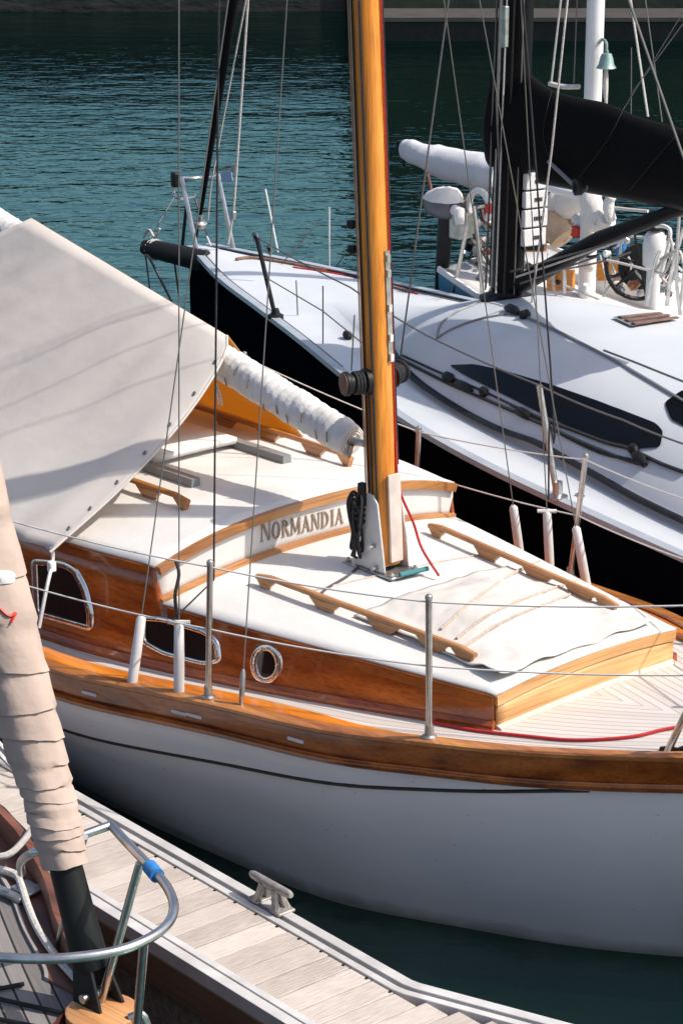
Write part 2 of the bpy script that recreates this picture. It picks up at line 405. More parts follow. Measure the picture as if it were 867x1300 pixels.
# ------------------------------------------------------------------ water
def water_mat():
    m, t, p = new('harbour_water')
    t.nodes.remove(p)
    tc = nd(t, 'ShaderNodeTexCoord')
    hs = None
    for sc, st, amp in ((.30, (1, 2.2, 1), .035), (1.1, (1, 2.0, 1), .026), (3.4, (1, 1.7, 1), .015), (9, (1, 1.4, 1), .003)):
        mp = nd(t, 'ShaderNodeMapping'); mp.inputs['Scale'].default_value = st; mp.inputs['Rotation'].default_value = (0, 0, .2 * sc % .5)
        n = nd(t, 'ShaderNodeTexNoise'); n.inputs['Scale'].default_value = sc; n.inputs['Detail'].default_value = 2; n.inputs['Distortion'].default_value = .5
        t.links.new(tc.outputs['Object'], mp.inputs[0]); t.links.new(mp.outputs[0], n.inputs[0])
        mu = nd(t, 'ShaderNodeMath', operation='MULTIPLY'); mu.inputs[1].default_value = amp; t.links.new(n.outputs[0], mu.inputs[0])
        if hs is None: hs = mu
        else:
            ad = nd(t, 'ShaderNodeMath', operation='ADD'); t.links.new(hs.outputs[0], ad.inputs[0]); t.links.new(mu.outputs[0], ad.inputs[1]); hs = ad
    b = nd(t, 'ShaderNodeBump'); b.inputs['Distance'].default_value = 1.0; b.inputs['Strength'].default_value = 1
    t.links.new(hs.outputs[0], b.inputs['Height'])
    fz = nd(t, 'ShaderNodeFresnel'); fz.inputs['IOR'].default_value = 2.5; t.links.new(b.outputs[0], fz.inputs['Normal'])
    df = nd(t, 'ShaderNodeBsdfDiffuse'); df.inputs[0].default_value = (.0004, .003, .0025, 1)
    gl = nd(t, 'ShaderNodeBsdfGlossy'); gl.inputs[0].default_value = (.62, 1.0, .90, 1); gl.inputs['Roughness'].default_value = .06
    t.links.new(b.outputs[0], gl.inputs['Normal'])
    mx = nd(t, 'ShaderNodeMixShader'); t.links.new(fz.outputs[0], mx.inputs[0]); t.links.new(df.outputs[0], mx.inputs[1]); t.links.new(gl.outputs[0], mx.inputs[2])
    t.links.new(mx.outputs[0], t.nodes['Material Output'].inputs[0])
    return m
w = MB().add([(-600, -100, WATER), (600, -100, WATER), (600, 900, WATER), (-600, 900, WATER)], [(0, 1, 2, 3)]).build('water', water_mat(), ang=0)
tag(w, 'rippled teal green harbour water between the boats and the quay', None, kind='structure')

# ------------------------------------------------------------------ far quay
STONE = P('dark_quay_stone', (.012, .012, .012), (.028, .027, .026), ns=1.4, stretch=(1, 1, 2.5), rough=.9, bump=.03, bs=3)
STONEL = P('pale_coping', (.055, .050, .044), (.035, .032, .029), ns=2, rough=.85)
q = bpy.data.objects.new('quay_wall', None); COL.objects.link(q); q.location = (0, 40.5, 0)
tag(q, 'dark stone quay wall across the water, stepping up on the right', 'quay wall')
MB().box((-3.0, 2, .75), (6.2, 4, 1.9)).build('low_wall', STONE, q, bev=.03)
MB().box((25.1, 2, 1.9), (50, 4.2, 4.7)).build('high_wall', P('green_tinted_stone', (.012, .018, .012), (.022, .030, .020), ns=1.2, rough=.9, bump=.03, bs=3), q, bev=.03)  # green put into the wall colour to tint its reflection in the water
MB().box((-3.0, 1.9, 1.78), (6.2, 4.2, .16)).build('coping', STONEL, q, bev=.02)
MB().box((25.1, 1.9, 4.33), (50, 4.4, .16)).build('coping', STONEL, q, bev=.02)
lo = bpy.data.objects.new('far_pontoon', None); COL.objects.link(lo); lo.location = (9.6, 37.0, 0)
tag(lo, 'long low pontoon with pale deck along the far quay', 'pontoon')
MB().box((0, 0, .47), (18, 1.3, .06)).build('deck', STONEL, lo)
MB().box((0, .05, .25), (18, 1.30, .36)).build('float', BLACK, lo)

# ================================================================== NORMANDIA
N = Fr(0.18 - .7373 * .07, 9.5 - .6756 * .07, -47.5)      # x forward, y to the far side
RN = root('sailboat', N, 'classic white wooden sailboat with varnished cabin and spruce mast, moored at the pontoon', 'sailboat')
bS = tab([(-4.2, .55), (-3.2, .98), (-2, 1.21), (-1, 1.25), (-.52, 1.215), (-.17, 1.14), (.2, 1.055), (.8, .945), (1.13, .815), (1.45, .69), (1.73, .56), (2.0, .415), (2.3, .24), (2.62, .03)])
zS = tab([(-4.2, 1.0), (-2, .89), (-.5, .89), (0, .915), (.5, .945), (1, .98), (1.5, 1.025), (2, 1.09), (2.62, 1.18)])
vW = tab([(-4.2, .05), (-3.4, .5), (-2.4, .84), (-.9, .90), (0, .87), (.66, .79), (1.16, .565), (1.52, .377), (1.84, .145), (2.0, .012)])
zK = tab([(-4.2, .2), (-3, -.3), (1.7, -.35), (2.0, .15), (2.3, .5), (2.62, .95)])
def hull_v(u, z):
    zt = zS(u) - .15; vt = max(bS(u) - .035, .004)
    if u < 1.95:
        vw = min(vW(u), vt)
        if z >= WATER:
            s = (z - WATER) / (zt - WATER); return vw + (vt - vw) * (1 - (1 - min(s, 1))**1.65)
        s = max(0, (z - zK(u)) / (WATER - zK(u))); return vw * sqrt(max(0, 1 - (1 - s)**2))
    zk = zK(u); s = max(0, min(1, (z - zk) / (zt - zk))); return vt * (1 - (1 - s)**1.7)
def hull_ring(u):
    zt = zS(u) - .15; zk = max(zK(u), -.35)
    zs = lin(zt, max(WATER, zk), 14) + ([z for z in lin(WATER, zk, 6)[1:]] if zk < WATER - .001 else [zk] * 6)
    near = [V((u, -hull_v(u, z), z)) for z in zs]; near[-1].y = 0
    return near + [V((p.x, -p.y, p.z)) for p in near[::-1]]
us = lin(-4.2, 1.9, 60) + lin(1.95, 2.62, 10)
MB().loft([hull_ring(u) for u in us], closed=False, cap=False).build('hull', HULLW, RN, ang=60, weld=True)
tr = hull_ring(-4.2)
MB().add(tr, [tuple(range(len(tr)))]).build('transom', HULLW, RN, ang=0)
def sheer_part(name, prof, m, u0=-4.2, u1=2.62, n=70, sides=(-1, 1)):
    out = []
    for s in sides:
        rings = [[V((u, s * max(bS(u) + p[0], .002), zS(u) + p[1])) for p in prof] for u in lin(u0, u1, n)]
        out.append(MB().loft(rings).build(name, m, RN, ang=35))
    return out
sheer_part('bulwark', [(0, -.024), (-.006, -.06), (-.018, -.112), (-.05, -.112), (-.04, -.024)], MAHOG)
sheer_part('rail_cap', [(.012, -.004), (.010, -.018), (.004, -.0235), (-.054, -.0235), (-.058, -.004), (-.05, .002), (0, .002)], MAHOGL)
sheer_part('rubbing_strake', [(-.006, -.1125), (-.002, -.122), (-.004, -.136), (-.016, -.148), (-.030, -.153), (-.05, -.150), (-.05, -.1125)], MAHOG)
# thin black line under the strake, running into it towards the bow
offc = tab([(-4.2, .16), (-.6, .15), (0, .13), (.75, .088), (1.17, .055), (1.65, .006), (1.8, .0)])
for s in (-1, 1):
    pts = []
    for u in lin(-4.1, 1.70, 60):
        z = zS(u) - .15 - offc(u); pts.append(V((u, s * (hull_v(u, z) + .0), z)))
    MB().tube(pts, .0075, 6).build('cove_line', COVE, RN)
# scupper chips in the bulwark
for px, py in ((98, 876), (205, 912 - 2), (228, 915 - 1), (395, 941)):
    p = N.z(px, py, .85); u = p.x
    MB().box((u, -(bS(u) - .008), zS(u) - .075), (.075, .012, .014), Matrix.Rotation(-atan2(bS(u + .05) - bS(u - .05), .1), 3, 'Z')).build('scupper', PVC, RN, bev=.003)
# laid deck and covering board
def deck_z(u, v): return zS(u) - .05 + .03 * (1 - min(1, abs(v) / max(bS(u), .05))**2)
dk = MB(); us = lin(-3.9, 2.5, 60); ss = lin(-1, 1, 24)
dk.grid(lambda u, s: V((u, s * max(bS(u) - .045, .01), deck_z(u, s * (bS(u) - .045)))), us, ss)
dk.uv = [(p.x, max(bS(p.x) - .045, .01) - abs(p.y)) for p in dk.v]
dk.build('laid_deck', NDECK, RN)
for s in (-1, 1):
    rings = []
    for u in lin(-3.6, 1.19, 50):
        b = bS(u) - .059; wd = .10 * min(1, max(.03, (1.2 - u) / .6)); z = zS(u) - .010
        rings.append([V((u, s * b, z)), V((u, s * (b - wd), z - .004)), V((u, s * (b - wd), deck_z(u, b - wd) - .006)), V((u, s * b, deck_z(u, b) - .006))])
    MB().loft(rings).build('covering_board', ORANGEV, RN, ang=30)
# ---- cabin
XB = -.375                                  # where the roof steps up
cB = tab([(-3.2, .86), (-2.2, .98), (-1.4, 1.0), (-.8, .955), (-.33, .87), (.06, .79), (.56, .67), (1.19, .50)])
tum = tab([(-3.2, .05), (-.4, .05), (.5, .035), (1.19, .0)])
def cT(u): return cB(u) - tum(u)
def zFwd(u): return 1.12 - .02 * (u - XB) / 1.57
def zTop(u):
    t = min(1, max(0, (u - (XB - .02)) / .05)); t = t * t * (3 - 2 * t)
    return 1.275 * (1 - t) + zFwd(u) * t
def rF(u, s): return zFwd(u) + (.075 - .045 * (u - XB) / 1.57) * (1 - abs(s)**2.2)
def rA(u, s): return 1.275 + .11 * (1 - abs(s)**2.5)
xs = lin(-3.2, XB - .03, 24) + lin(XB - .02, XB + .03, 6) + lin(XB + .05, 1.19, 24)
sides = []
for s in (-1, 1):
    mb = MB()
    def fn(u, k, s=s):
        zb = deck_z(u, cB(u)) - .03; zt = zTop(u); return V((u, s * (cB(u) - tum(u) * k), zb + (zt - zb) * k))
    mb.grid(fn, xs, lin(0, 1, 5)); sides.append(mb.build('cabin_side', MAHOGC, RN, ang=30, solid=.02))
    # mouldings: quarter round at the deck, band under the roof edge
    base = [V((u, s * (cB(u) + .012), deck_z(u, cB(u)) + .012)) for u in lin(-3.1, 1.20, 40)]
    MB().sweep(base, [(-.014, -.016), (.014, -.016), (.014, .006), (0, .022), (-.014, .022)]).build('cabin_moulding', MAHOGC, RN, ang=30)
    top = [V((u, s * (cT(u) + .013), zFwd(u) - .022)) for u in lin(XB + .06, 1.196, 30)]
    MB().sweep(top, [(-.006, -.022), (.006, -.022), (.006, .020), (-.006, .020)]).build('roof_edge_band', MAHOG, RN, ang=30)
    top = [V((u, s * (cT(u) + .013), 1.275 - .02)) for u in lin(-3.1, XB - .03, 30)]
    MB().sweep(top, [(-.006, -.02), (.006, -.02), (.006, .018), (-.006, .018)]).build('roof_edge_band', MAHOG, RN, ang=30)
def fr(s, k):
    zb = deck_z(1.19, .5 * s) - .03; zt = rF(1.19, s) - .045; return V((1.195, s * .497, zb + (zt - zb) * k))
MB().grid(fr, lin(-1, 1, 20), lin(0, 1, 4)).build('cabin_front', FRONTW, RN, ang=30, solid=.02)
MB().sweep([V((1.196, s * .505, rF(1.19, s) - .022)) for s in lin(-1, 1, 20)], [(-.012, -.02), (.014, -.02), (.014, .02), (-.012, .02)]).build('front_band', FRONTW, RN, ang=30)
MB().sweep([V((1.205, s * .50, deck_z(1.2, .5 * s) + .008)) for s in lin(-1, 1, 20)], [(-.014, -.012), (.022, -.012), (.022, 0), (-.014, .014)]).build('front_moulding', P('bleached_teak', (.62, .56, .49), (.5, .44, .38), ns=9, rough=.8), RN, ang=30)
# roofs
mb = MB(); mb.grid(lambda u, s: V((u, s * (cT(u) + .010), rF(u, s) + .003)), lin(XB - .01, 1.205, 30), lin(-1, 1, 24))
roofF = mb.build('forward_roof', DECKW, RN, ang=50, solid=.012)
mb = MB(); mb.grid(lambda u, s: V((u, s * (cT(min(u, XB - .05)) + .010), rA(u, s) + .003)), lin(-3.2, XB + .004, 40), lin(-1, 1, 28))
roofA = mb.build('raised_roof', DECKW, RN, ang=50, solid=.012)
hw = cT(XB - .05)
panel = MB().grid(lambda s, k: V((XB + .001, s * hw, rF(XB, s) + (rA(XB, s) - rF(XB, s)) * k)), lin(-1, 1, 30), lin(0, 1, 4)).build('name_board', DECKW, RN, ang=50, solid=.012)
MB().sweep([V((XB + .012, s * (hw + .004), rA(XB, s) - .006)) for s in lin(-1, 1, 40)], [(-.012, -.024), (.016, -.024), (.018, .012), (-.018, .014)]).build('roof_trim', TRIMW, RN, ang=30)
MB().sweep([V((XB + .020, s * (hw - .004), rF(XB, s) + .013)) for s in lin(-1, 1, 40)], [(-.012, -.012), (.016, -.012), (.010, .010), (-.012, .014)]).build('step_trim', TRIMW, RN, ang=30)
# ---- the name, cut serif letters on the board
def letter(ch):
    """strokes as polygons in a unit-high box; returns (width, polygons)"""
    T, t, sf = .17, .06, .045
    def bar(x0, x1, y0=0, y1=1): return [(x0, y0), (x1, y0), (x1, y1), (x0, y1)]
    def serif(x, w, y): return [(x - w / 2, y), (x + w / 2, y), (x + w / 2, y + sf), (x - w / 2, y + sf)]
    def bowl(cx, cy, rx, ry, a0, a1, tk, tn, n=16):
        out, inn = [], []
        for i in range(n + 1):
            a = a0 + (a1 - a0) * i / n; c_, s_ = cos(a), sin(a)
            out.append((cx + rx * c_, cy + ry * s_)); inn.append((cx + (rx - tk) * c_, cy + (ry - tn) * s_))
        return [[out[i], out[i+1], inn[i+1], inn[i]] for i in range(n)]
    if ch == 'N': return .86, [bar(.08, .08 + t), bar(.72, .72 + t), [(.06, 1), (.06 + T + .04, 1), (.78, 0), (.78 - T + .03, 0)], serif(.1, .26, 0), serif(.75, .26, 1 - sf), serif(.08, .2, 1 - sf)]
    if ch == 'O': return .86, bowl(.42, .5, .40, .52, 0, 2 * pi, T, t, 28)
    if ch == 'R': return .80, [bar(.1, .1 + T), serif(.18, .34, 0), serif(.16, .28, 1 - sf), [(.36, .5), (.36 + T, .5), (.82, 0), (.82 - T, 0)]] + bowl(.27, .74, .36, .26, -pi/2, pi/2, T, t)
    if ch == 'M': return 1.02, [bar(.08, .08 + t), bar(.78, .78 + T), [(.06, 1), (.06 + T, 1), (.52, .12), (.44, .12)], [(.80, 1), (.86, 1), (.52, .12), (.46, .12)], serif(.1, .26, 0), serif(.86, .34, 0), serif(.08, .22, 1 - sf), serif(.88, .24, 1 - sf)]
    if ch == 'A': return .84, [[(.06, 0), (.06 + t, 0), (.45, .96), (.40, 1)], [(.34, 1), (.44, 1), (.80, 0), (.80 - T, 0)], bar(.20, .62, .30, .30 + t), serif(.09, .24, 0), serif(.73, .30, 0)]
    if ch == 'D': return .88, [bar(.1, .1 + T), serif(.16, .28, 0), serif(.16, .28, 1 - sf)] + bowl(.24, .5, .56, .5, -pi/2, pi/2, T, t, 20)
    if ch == 'I': return .40, [bar(.12, .12 + T), serif(.2, .34, 0), serif(.2, .34, 1 - sf)]
pa, pb = N.x(331, 687, XB + .01), N.x(437.5, 662.5, XB + .01)
word = 'NORMANDIA'
tw = sum(letter(c)[0] + .1 for c in word) + .15
LH = .072
kx = (pb.y - pa.y) / tw; x = 0; mb = MB()
for i, c in enumerate(word):
    wd, polys = letter(c); big = 1.17 if i == 0 else 1.0
    for k, pl in enumerate(polys):
        vs = []
        for (lx, ly) in pl:
            yy = pa.y + (x + lx * big) * kx
            zb = pa.z + (pb.z - pa.z) * (yy - pa.y) / (pb.y - pa.y) - .004
            vs.append(V((XB + .009 + (.0004 if k % 2 else 0) + .00002 * k, yy, zb + ly * LH * big)))
        mb.prism(vs, (.003, 0, 0))
    x += wd * big + .1
GOLD = P('gilded_letters', (.32, .235, .165), (.22, .16, .11), ns=30, rough=.6)
mb.build('lettering', GOLD, panel, ang=0)
# ---- port lights on the near side
TS = bvh(sides)
def portlight(pp, wpx, label=None):
    n = len(pp); cx_ = sum(p[0] for p in pp) / n; cy_ = sum(p[1] for p in pp) / n
    def off(d):
        out = []
        for i in range(n):
            a, b = pp[i - 1], pp[(i + 1) % n]; t = V((b[0] - a[0], b[1] - a[1], 0)).normalized(); nn = V((-t.y, t.x, 0))
            if nn.x * (cx_ - pp[i][0]) + nn.y * (cy_ - pp[i][1]) < 0: nn = -nn
            out.append((pp[i][0] + nn.x * d, pp[i][1] + nn.y * d))
        return out
    def lay(poly, h):
        r = []
        for p in poly:
            k = hit(N, TS, *p)
            r.append(k[0] + k[1] * h if k else None)
        return r
    g = patch(N, TS, off(wpx * .8), .012).build('portlight', GLASS, RN, ang=60)
    rings = [lay(pp, .0105), lay(off(.8), .017), lay(off(wpx * .5), .020), lay(off(wpx - .6), .017), lay(off(wpx), .0105)]
    keep = [i for i in range(n) if all(r[i] is not None for r in rings)]
    MB().loft([[r[i] for i in keep] for r in rings], True, False).build('frame', CHROME, g, ang=50)
    for i in keep[::4]:
        p = rings[2][i]; MB().lathe(p, V((0, -1, 0)), [(0, .0045), (.003, .0035), (.003, 0)], 8).build('screw', STEELD, g)
    if label: g['label'] = label
    return g
portlight(rpoly([(42, 708), (84, 711), (101, 720), (114, 745), (122, 778), (121, 803), (45, 782)], 9, 3), 8.5, 'large dark window with chrome frame')
portlight(rpoly([(181, 780), (210, 782), (266, 799), (281, 814), (284, 842), (262, 846), (208, 832), (180, 816)], 9, 3), 7, 'long oval window')
portlight([(340.5 + 20.5 * cos(a), 842.5 + 25.5 * sin(a)) for a in lin(0, 2 * pi, 28)[:-1]], 9, 'small round porthole')
# ---- handrails
def handrail(p, q, feet, m=RAILW, ht=.050):
    p, q = V(p), V(q); mb = MB(); d = (q - p); L = d.length; d.normalize()
    roof = lambda x, y: (rF(x, y / cT(x)) if x > XB else rA(x, y / cT(x))) + .010
    P_ = lambda t, h: (lambda a: V((a.x, a.y, roof(a.x, a.y) + h)))(p.lerp(q, t))
    mb.sweep([P_(t, ht - (.012 if t in (0, 1) else 0)) for t in lin(0, 1, 16)], [(-.013, -.008), (.013, -.008), (.013, .005), (.008, .010), (-.008, .010), (-.013, .005)])
    for t, wd in feet:
        a0 = max(0, t - wd / 2 / L); a1 = min(1, t + wd / 2 / L)
        mid = [P_(a0, 0), P_(a1, 0)]; s0 = .03 / L
        sd = V((-d.y, d.x, 0)) * .012
        lo0, lo1 = P_(min(a0 + .5 * s0, t), 0), P_(max(a1 - .5 * s0, t), 0); hi0, hi1 = P_(max(a0 - s0, 0), ht - .010), P_(min(a1 + s0, 1), ht - .010)
        mb.prism([lo0 - sd, lo1 - sd, hi1 - sd, hi0 - sd], sd * 2)
    return mb.build('handrail', m, RN, ang=35)
ff = [(.04, .06), (.33, .10), (.60, .11), (.82, .10), (.96, .07)]
handrail((-.16, -.49, 0), (.99, -.40, 0), ff); handrail((-.16, .49, 0), (.99, .40, 0), ff)
fa = [(.02, .08), (.30, .10), (.55, .10), (.8, .1), (.98, .06)]
handrail((-1.9, -.49, 0), (-.63, -.465, 0), fa, MAHOGL); handrail((-1.9, .49, 0), (-.63, .465, 0), fa, MAHOGL)
for y in (-.26, .26):
    MB().sweep([V((u, y, rA(u, y / hw) + .028)) for u in lin(-2.4, -.83, 8)], [(-.025, -.022), (.025, -.022), (.022, .018), (-.022, .018)]).build('hatch_runner', GREYP, RN, ang=30)
MB().grid(lambda u, y: V((u, y, rA(u, y / hw) + .05)), lin(-2.4, -1.15, 6), lin(-.24, .24, 6)).build('sliding_hatch', DECKW, RN, solid=.03)
# ---- mast
RK = -.057                                   # rake: x per metre of height
MF = V((.075, .0, rF(.09, 0) + .01))
def mx(z, dx=0, dy=0): return V((MF.x + RK * (z - MF.z) + dx, MF.y + dy, z))
MR = .0635
mast = MB().tube([mx(z) for z in lin(MF.z + .03, 6.4, 30)], lambda t: MR * (1 - .12 * t), 24, up=(1, 0, 0)).build('mast', MASTW, RN)
TZ = [MF.z + .01, MF.z + .06, MF.z + .44]
# tabernacle: pale side plates, forward board, foot plate
for s in (-1, 1):
    a = [mx(MF.z + .012, -.11), mx(MF.z + .012, .075), mx(MF.z + .30, .045), mx(MF.z + .335, .02), mx(MF.z + .34, -.01), mx(MF.z + .31, -.04), mx(MF.z + .13, -.055), mx(MF.z + .06, -.075)]
    MB().prism([p + V((0, s * (MR + .004) - .005, 0)) for p in a], (0, .010, 0)).build('tabernacle_cheek', PVC, mast, ang=30, bev=.004)
MB().prism([mx(MF.z + .05, MR + .002, -.034), mx(MF.z + .05, MR + .002, .034), mx(MF.z + .42, MR + .002, .034), mx(MF.z + .42, MR + .002, -.034)], (.012, 0, 0)).build('front_board', P('pale_board', (.62, .55, .49), (.5, .43, .38), ns=12, rough=.6), mast, bev=.003)
MB().box((MF.x - .02, 0, MF.z + .006), (.30, .17, .010)).build('foot_plate', STEELD, mast, bev=.003)
mb = MB()
for sx, sy in ((-.15, -.065), (.11, -.065), (.11, .065), (-.15, .065)):
    MB().lathe((MF.x + sx, sy, MF.z + .011), (0, 0, 1), [(0, .012), (.008, .012), (.012, .006), (.018, .006), (.018, .0)], 8).build('bolt', STEELD, mast)
for z_, x_, w_ in ((.03, .03, .10), (.12, .02, .105)): MB().tube([mx(MF.z + z_, x_, -w_), mx(MF.z + z_, x_, w_)], .010, 8).build('bolt', STEELD, mast)
MB().tube([V((MF.x + .14, -.05, MF.z + .022)), V((MF.x + .16, .09, MF.z + .022))], .011, 8).build('foot_block', P('teal_line', (.03, .18, .20), rough=.6), mast)
# sail track on the forward face
MB().sweep([mx(z, MR - .006, .012) for z in lin(MF.z + .88, MF.z + 1.33, 10)], [(-.012, -.004), (.012, -.004), (.012, .010), (-.012, .010)], up=(1, 0, 0)).build('track', STEELD, mast)
mb = MB()
for z in (MF.z + .90, MF.z + .98, MF.z + 1.10, MF.z + 1.24, MF.z + 1.3):
    MB().box(mx(z, MR + .006, .012), (.014, .016, .03)).build('track_slide', CHROME, mast)
# winches either side
for s in (-1, 1):
    zc = MF.z + .80; c = mx(zc, .0, s * (MR - .01))
    ax = V((-.35, s, 0)).normalized()
    wch = MB().lathe(c, ax, [(0, .055), (.02, .055), (.024, .040), (.05, .034), (.085, .040), (.092, .050), (.105, .050), (.108, .044), (.109, .0)], 20).build('winch', BLACK, mast)
    MB().lathe(c + ax * .1085, ax, [(0, .046), (.003, .046), (.004, .012), (.006, .0)], 20).build('winch_cap', BROWNF, wch)
    mb = MB()
    for k in range(3): mb.tube([c + ax * (.034 + .014 * k) + (V((0, 0, 1)) * cos(a) + ax.cross(V((0, 0, 1))) * sin(a)) * .043 for a in lin(0, 2 * pi, 16)[:-1]], .006, 6, closed=True)
    mb.build('rope_turn', ROPEB, wch)
# halyards along the mast, a black bundle cleated near the foot
LEFT, FRONT = V((-.676, -.737, 0)), V((.737, -.676, 0))    # across and towards the pontoon side
def ro_(a, b): return LEFT * a + FRONT * b
def hal(off, z0, z1, r, m_): wire('halyard', [mx(z) + off for z in lin(z0, z1, 14)], r, m_, mast)
hal(ro_(.052, .040), MF.z + .25, 6.3, .0048, ROPEB)
hal(ro_(.022, .066), MF.z + .22, 6.3, .0048, ROPEB)
hal(ro_(.066, .014), MF.z + .36, 6.3, .0028, P('tan_line', (.5, .3, .2), rough=.8))
hal(ro_(.040, .056), MF.z + .30, 2.02, .0045, ROPEB)
hal(ro_(-.062, .026), MF.z + .55, 6.3, .0036, ROPER)
hal(ro_(-.068, .016), MF.z + .45, 6.3, .0040, ROPEB)
wire('halyard', smooth([mx(MF.z + .55) + ro_(-.062, .026), mx(MF.z + .36) + ro_(-.068, .03), mx(MF.z + .2, .09, .085), mx(MF.z + .1, .13, .09), V((MF.x + .23, .085, MF.z + .01))]), .0055, ROPER, mast)
mb = MB()
for k in range(9):
    a = random.uniform(-.02, .02); b = random.uniform(-.02, .02); L = random.uniform(.10, .15)
    c = mx(MF.z + .21 + random.uniform(-.02, .02), -.055 + a, -.085 + b * .6 - .01)
    mb.tube(smooth([c + V((0.018 * cos(t) * (1 + .3 * sin(3 * t)), .012 * sin(t * 2 + k), L * sin(t))) for t in lin(0, 2 * pi, 10)[:-1]], 3, True), .006, 6, closed=True)
mb.tube([mx(MF.z + .21, -.055 + .028 * cos(t), -.088 + .025 * sin(t)) + V((0, 0, .004 * t)) for t in lin(0, 6 * pi, 30)], .006, 6)
mb.build('halyard_coil', ROPEB, mast)
MB().box(mx(MF.z + .33, -.03, -.085), (.03, .03, .10)).build('cleat', BLACK, mast, bev=.006)
for z in (MF.z + 1.33, MF.z + 1.43):
    MB().box(mx(z, -.05, -.07), (.03, .03, .035)).build('fairlead', BLACK, mast, bev=.006)
# crosstrees high up
MB().tube([mx(5.6, 0, -.78), mx(5.6, 0, .78)], .02, 8).build('spreader', MASTW, mast)
TF = bvh([roofF, roofA])
# grey line from the mast foot over the near handrail
pl = drape(N, TF, [(462, 716), (440, 735), (412, 752), (412, 760), (440, 770), (480, 785)], .010)
pl = smooth([mx(MF.z + .16, -.05, -.09), mx(MF.z + .06, -.09, -.10)], 2) + pl
rp = MB().tube(pl, .0065, 6).build('deck_line', P('charcoal_rope', (.045, .047, .052), (.09, .09, .1), ns=120, rough=.8), None)
rp.matrix_world = N.M
tag(rp, 'thin charcoal rope lying from mast foot to the near handrail', 'rope')
# ---- boom with the rolled sail
bm0, bm1 = N.y(447, 557, 0), N.y(0, 283, 0)
bd = (bm1 - bm0).normalized(); BL = (bm1 - bm0).length + .25
BL += .3
boom = MB().tube([bm0 + bd * t for t in (-.0, BL)], .035, 12).build('boom', MASTW, RN)
MB().tube([bm0 + V((.10, 0, -.01)), bm0 + V((.04, 0, -.005)), bm0 + bd * .02], [.012, .016, .022], 10).build('gooseneck', STEELD, boom)
MB().lathe(bm0 + bd * .0, -bd, [(0, .03), (.012, .03), (.014, .02), (.03, .02), (.03, 0)], 14).build('roller_end', STEELD, boom)
MB().tube([bm0 + V((.02, -.02, -.02)), bm0 + V((.0, -.02, -.075))], .009, 8).build('gooseneck', STEELD, boom)
rings = []; NR = 420
for i in range(NR + 1):
    t = i / NR * BL; c = bm0 + bd * t
    sx = V((-bd.y, bd.x, 0)).normalized() if abs(bd.y) > 1e-6 or True else None
    sx = bd.cross(V((0, 0, 1))).normalized(); sz = sx.cross(bd)
    base = .071 - .004 * min(1, max(0, t - .9) * 4)
    if t < .10: base = .058 + .013 * (t / .10) ** .6
    # the turns of cloth: narrow raised folds wound round the boom
    ring = []
    for k in range(28):
        a = 2 * pi * k / 28
        wnd = (t * 24 + a / (2 * pi) + .5 * noise.noise(V((t * 3, cos(a), sin(a))))) % 1.0
        fold = .0045 * (wnd if wnd < .85 else (1 - wnd) * 5.6)
        nz = noise.noise(V((t * 9, cos(a) * 1.4, sin(a) * 1.4 + 3))) * .006 + noise.noise(V((t * 30, cos(a) * 2.5, sin(a) * 2.5))) * .004
        r = base + fold + nz
        ring.append(c + (sx * cos(a) + sz * sin(a) * 1.06) * r - V((0, 0, .012)))
    rings.append(ring)
roll = MB().loft(rings).build('rolled_sail', ROLL, boom, ang=80)
mb = MB()
for k, rr in enumerate((.060, .050, .040)):
    mb.tube([bm0 + bd * (.004 - .003 * k) + (sx * cos(a) + sz * sin(a)) * rr - V((0, 0, .012)) for a in lin(0, 2 * pi, 24)[:-1]], .0055, 6, closed=True)
mb.build('sail_edge', ROLL, boom)
mb = MB()
TIE = P('brown_tie', (.16, .12, .09), rough=.9)
for k in range(10):
    t = .06 + k * .085 + random.uniform(-.02, .02); a0 = random.uniform(2.2, 3.6)
    c = bm0 + bd * t - V((0, 0, .012))
    MB().tube([c + (sx * cos(a) + sz * sin(a)) * .082 + bd * (.01 * sin(3 * a)) for a in lin(a0, a0 + .5, 5)], .0028, 5).build('reef_point', TIE, roll)
# ---- boom tent
F0 = N.y(288, 468, 0)
NC = N.y(70, 702, -1.04)
FC = N.y(411, 586, .92)
RL = (N.y(44, 290, 0) - F0).length
def ridge(t):
    p = bm0 + bd * ((F0 - bm0).dot(bd) + t * RL); return V((p.x, 0, p.z + .118))
def tent_side(sgn, corner, name, m, lowdir):
    mb = MB(); nu, nw = 44, 26
    def fn(t, w):
        a = ridge(t); b = corner + lowdir * t * 3.3
        hol = (-.11 if sgn < 0 else .0) * sin(pi * w ** .60) * math.exp(-t * 5)
        p = a.lerp(b, w) + V((-hol, 0, 0))
        p.z -= .03 * sin(pi * w) * w
        T = t * 3
        fold = .007 * sin(T * 7 + w * 2.5) * w + .004 * sin(T * 19 - w * 1.5 + 3 * noise.noise(V((T, w, 1)))) * min(1, w * 3) + .016 * noise.noise(V((T * 1.3, w * 1.6, sgn * 3))) * min(1, w * 4) + .004 * noise.noise(V((T * 6, w * 2, 5 + sgn))) * min(1, w * 4)
        pull = .016 * math.exp(-((w - 1) ** 2 + T * T) * 8) * sin(T * 30 - w * 4)
        p += V((0, sgn * (fold + pull), fold * .8))
        return p
    mb.grid(fn, [(i / nu) ** 1.2 for i in range(nu + 1)], lin(0, 1, nw))
    return mb.build(name, m, TT, ang=80, solid=.004), fn
TT = root('boom_tent', N, 'beige canvas cover spread over the boom of the white sailboat', 'boat tent')
near_o, fnN = tent_side(-1, NC, 'near_panel', TENT, V((-1, -.02, .02)))
far_o, fnF = tent_side(1, FC, 'far_panel', TENTF, V((-1, .02, .02)))
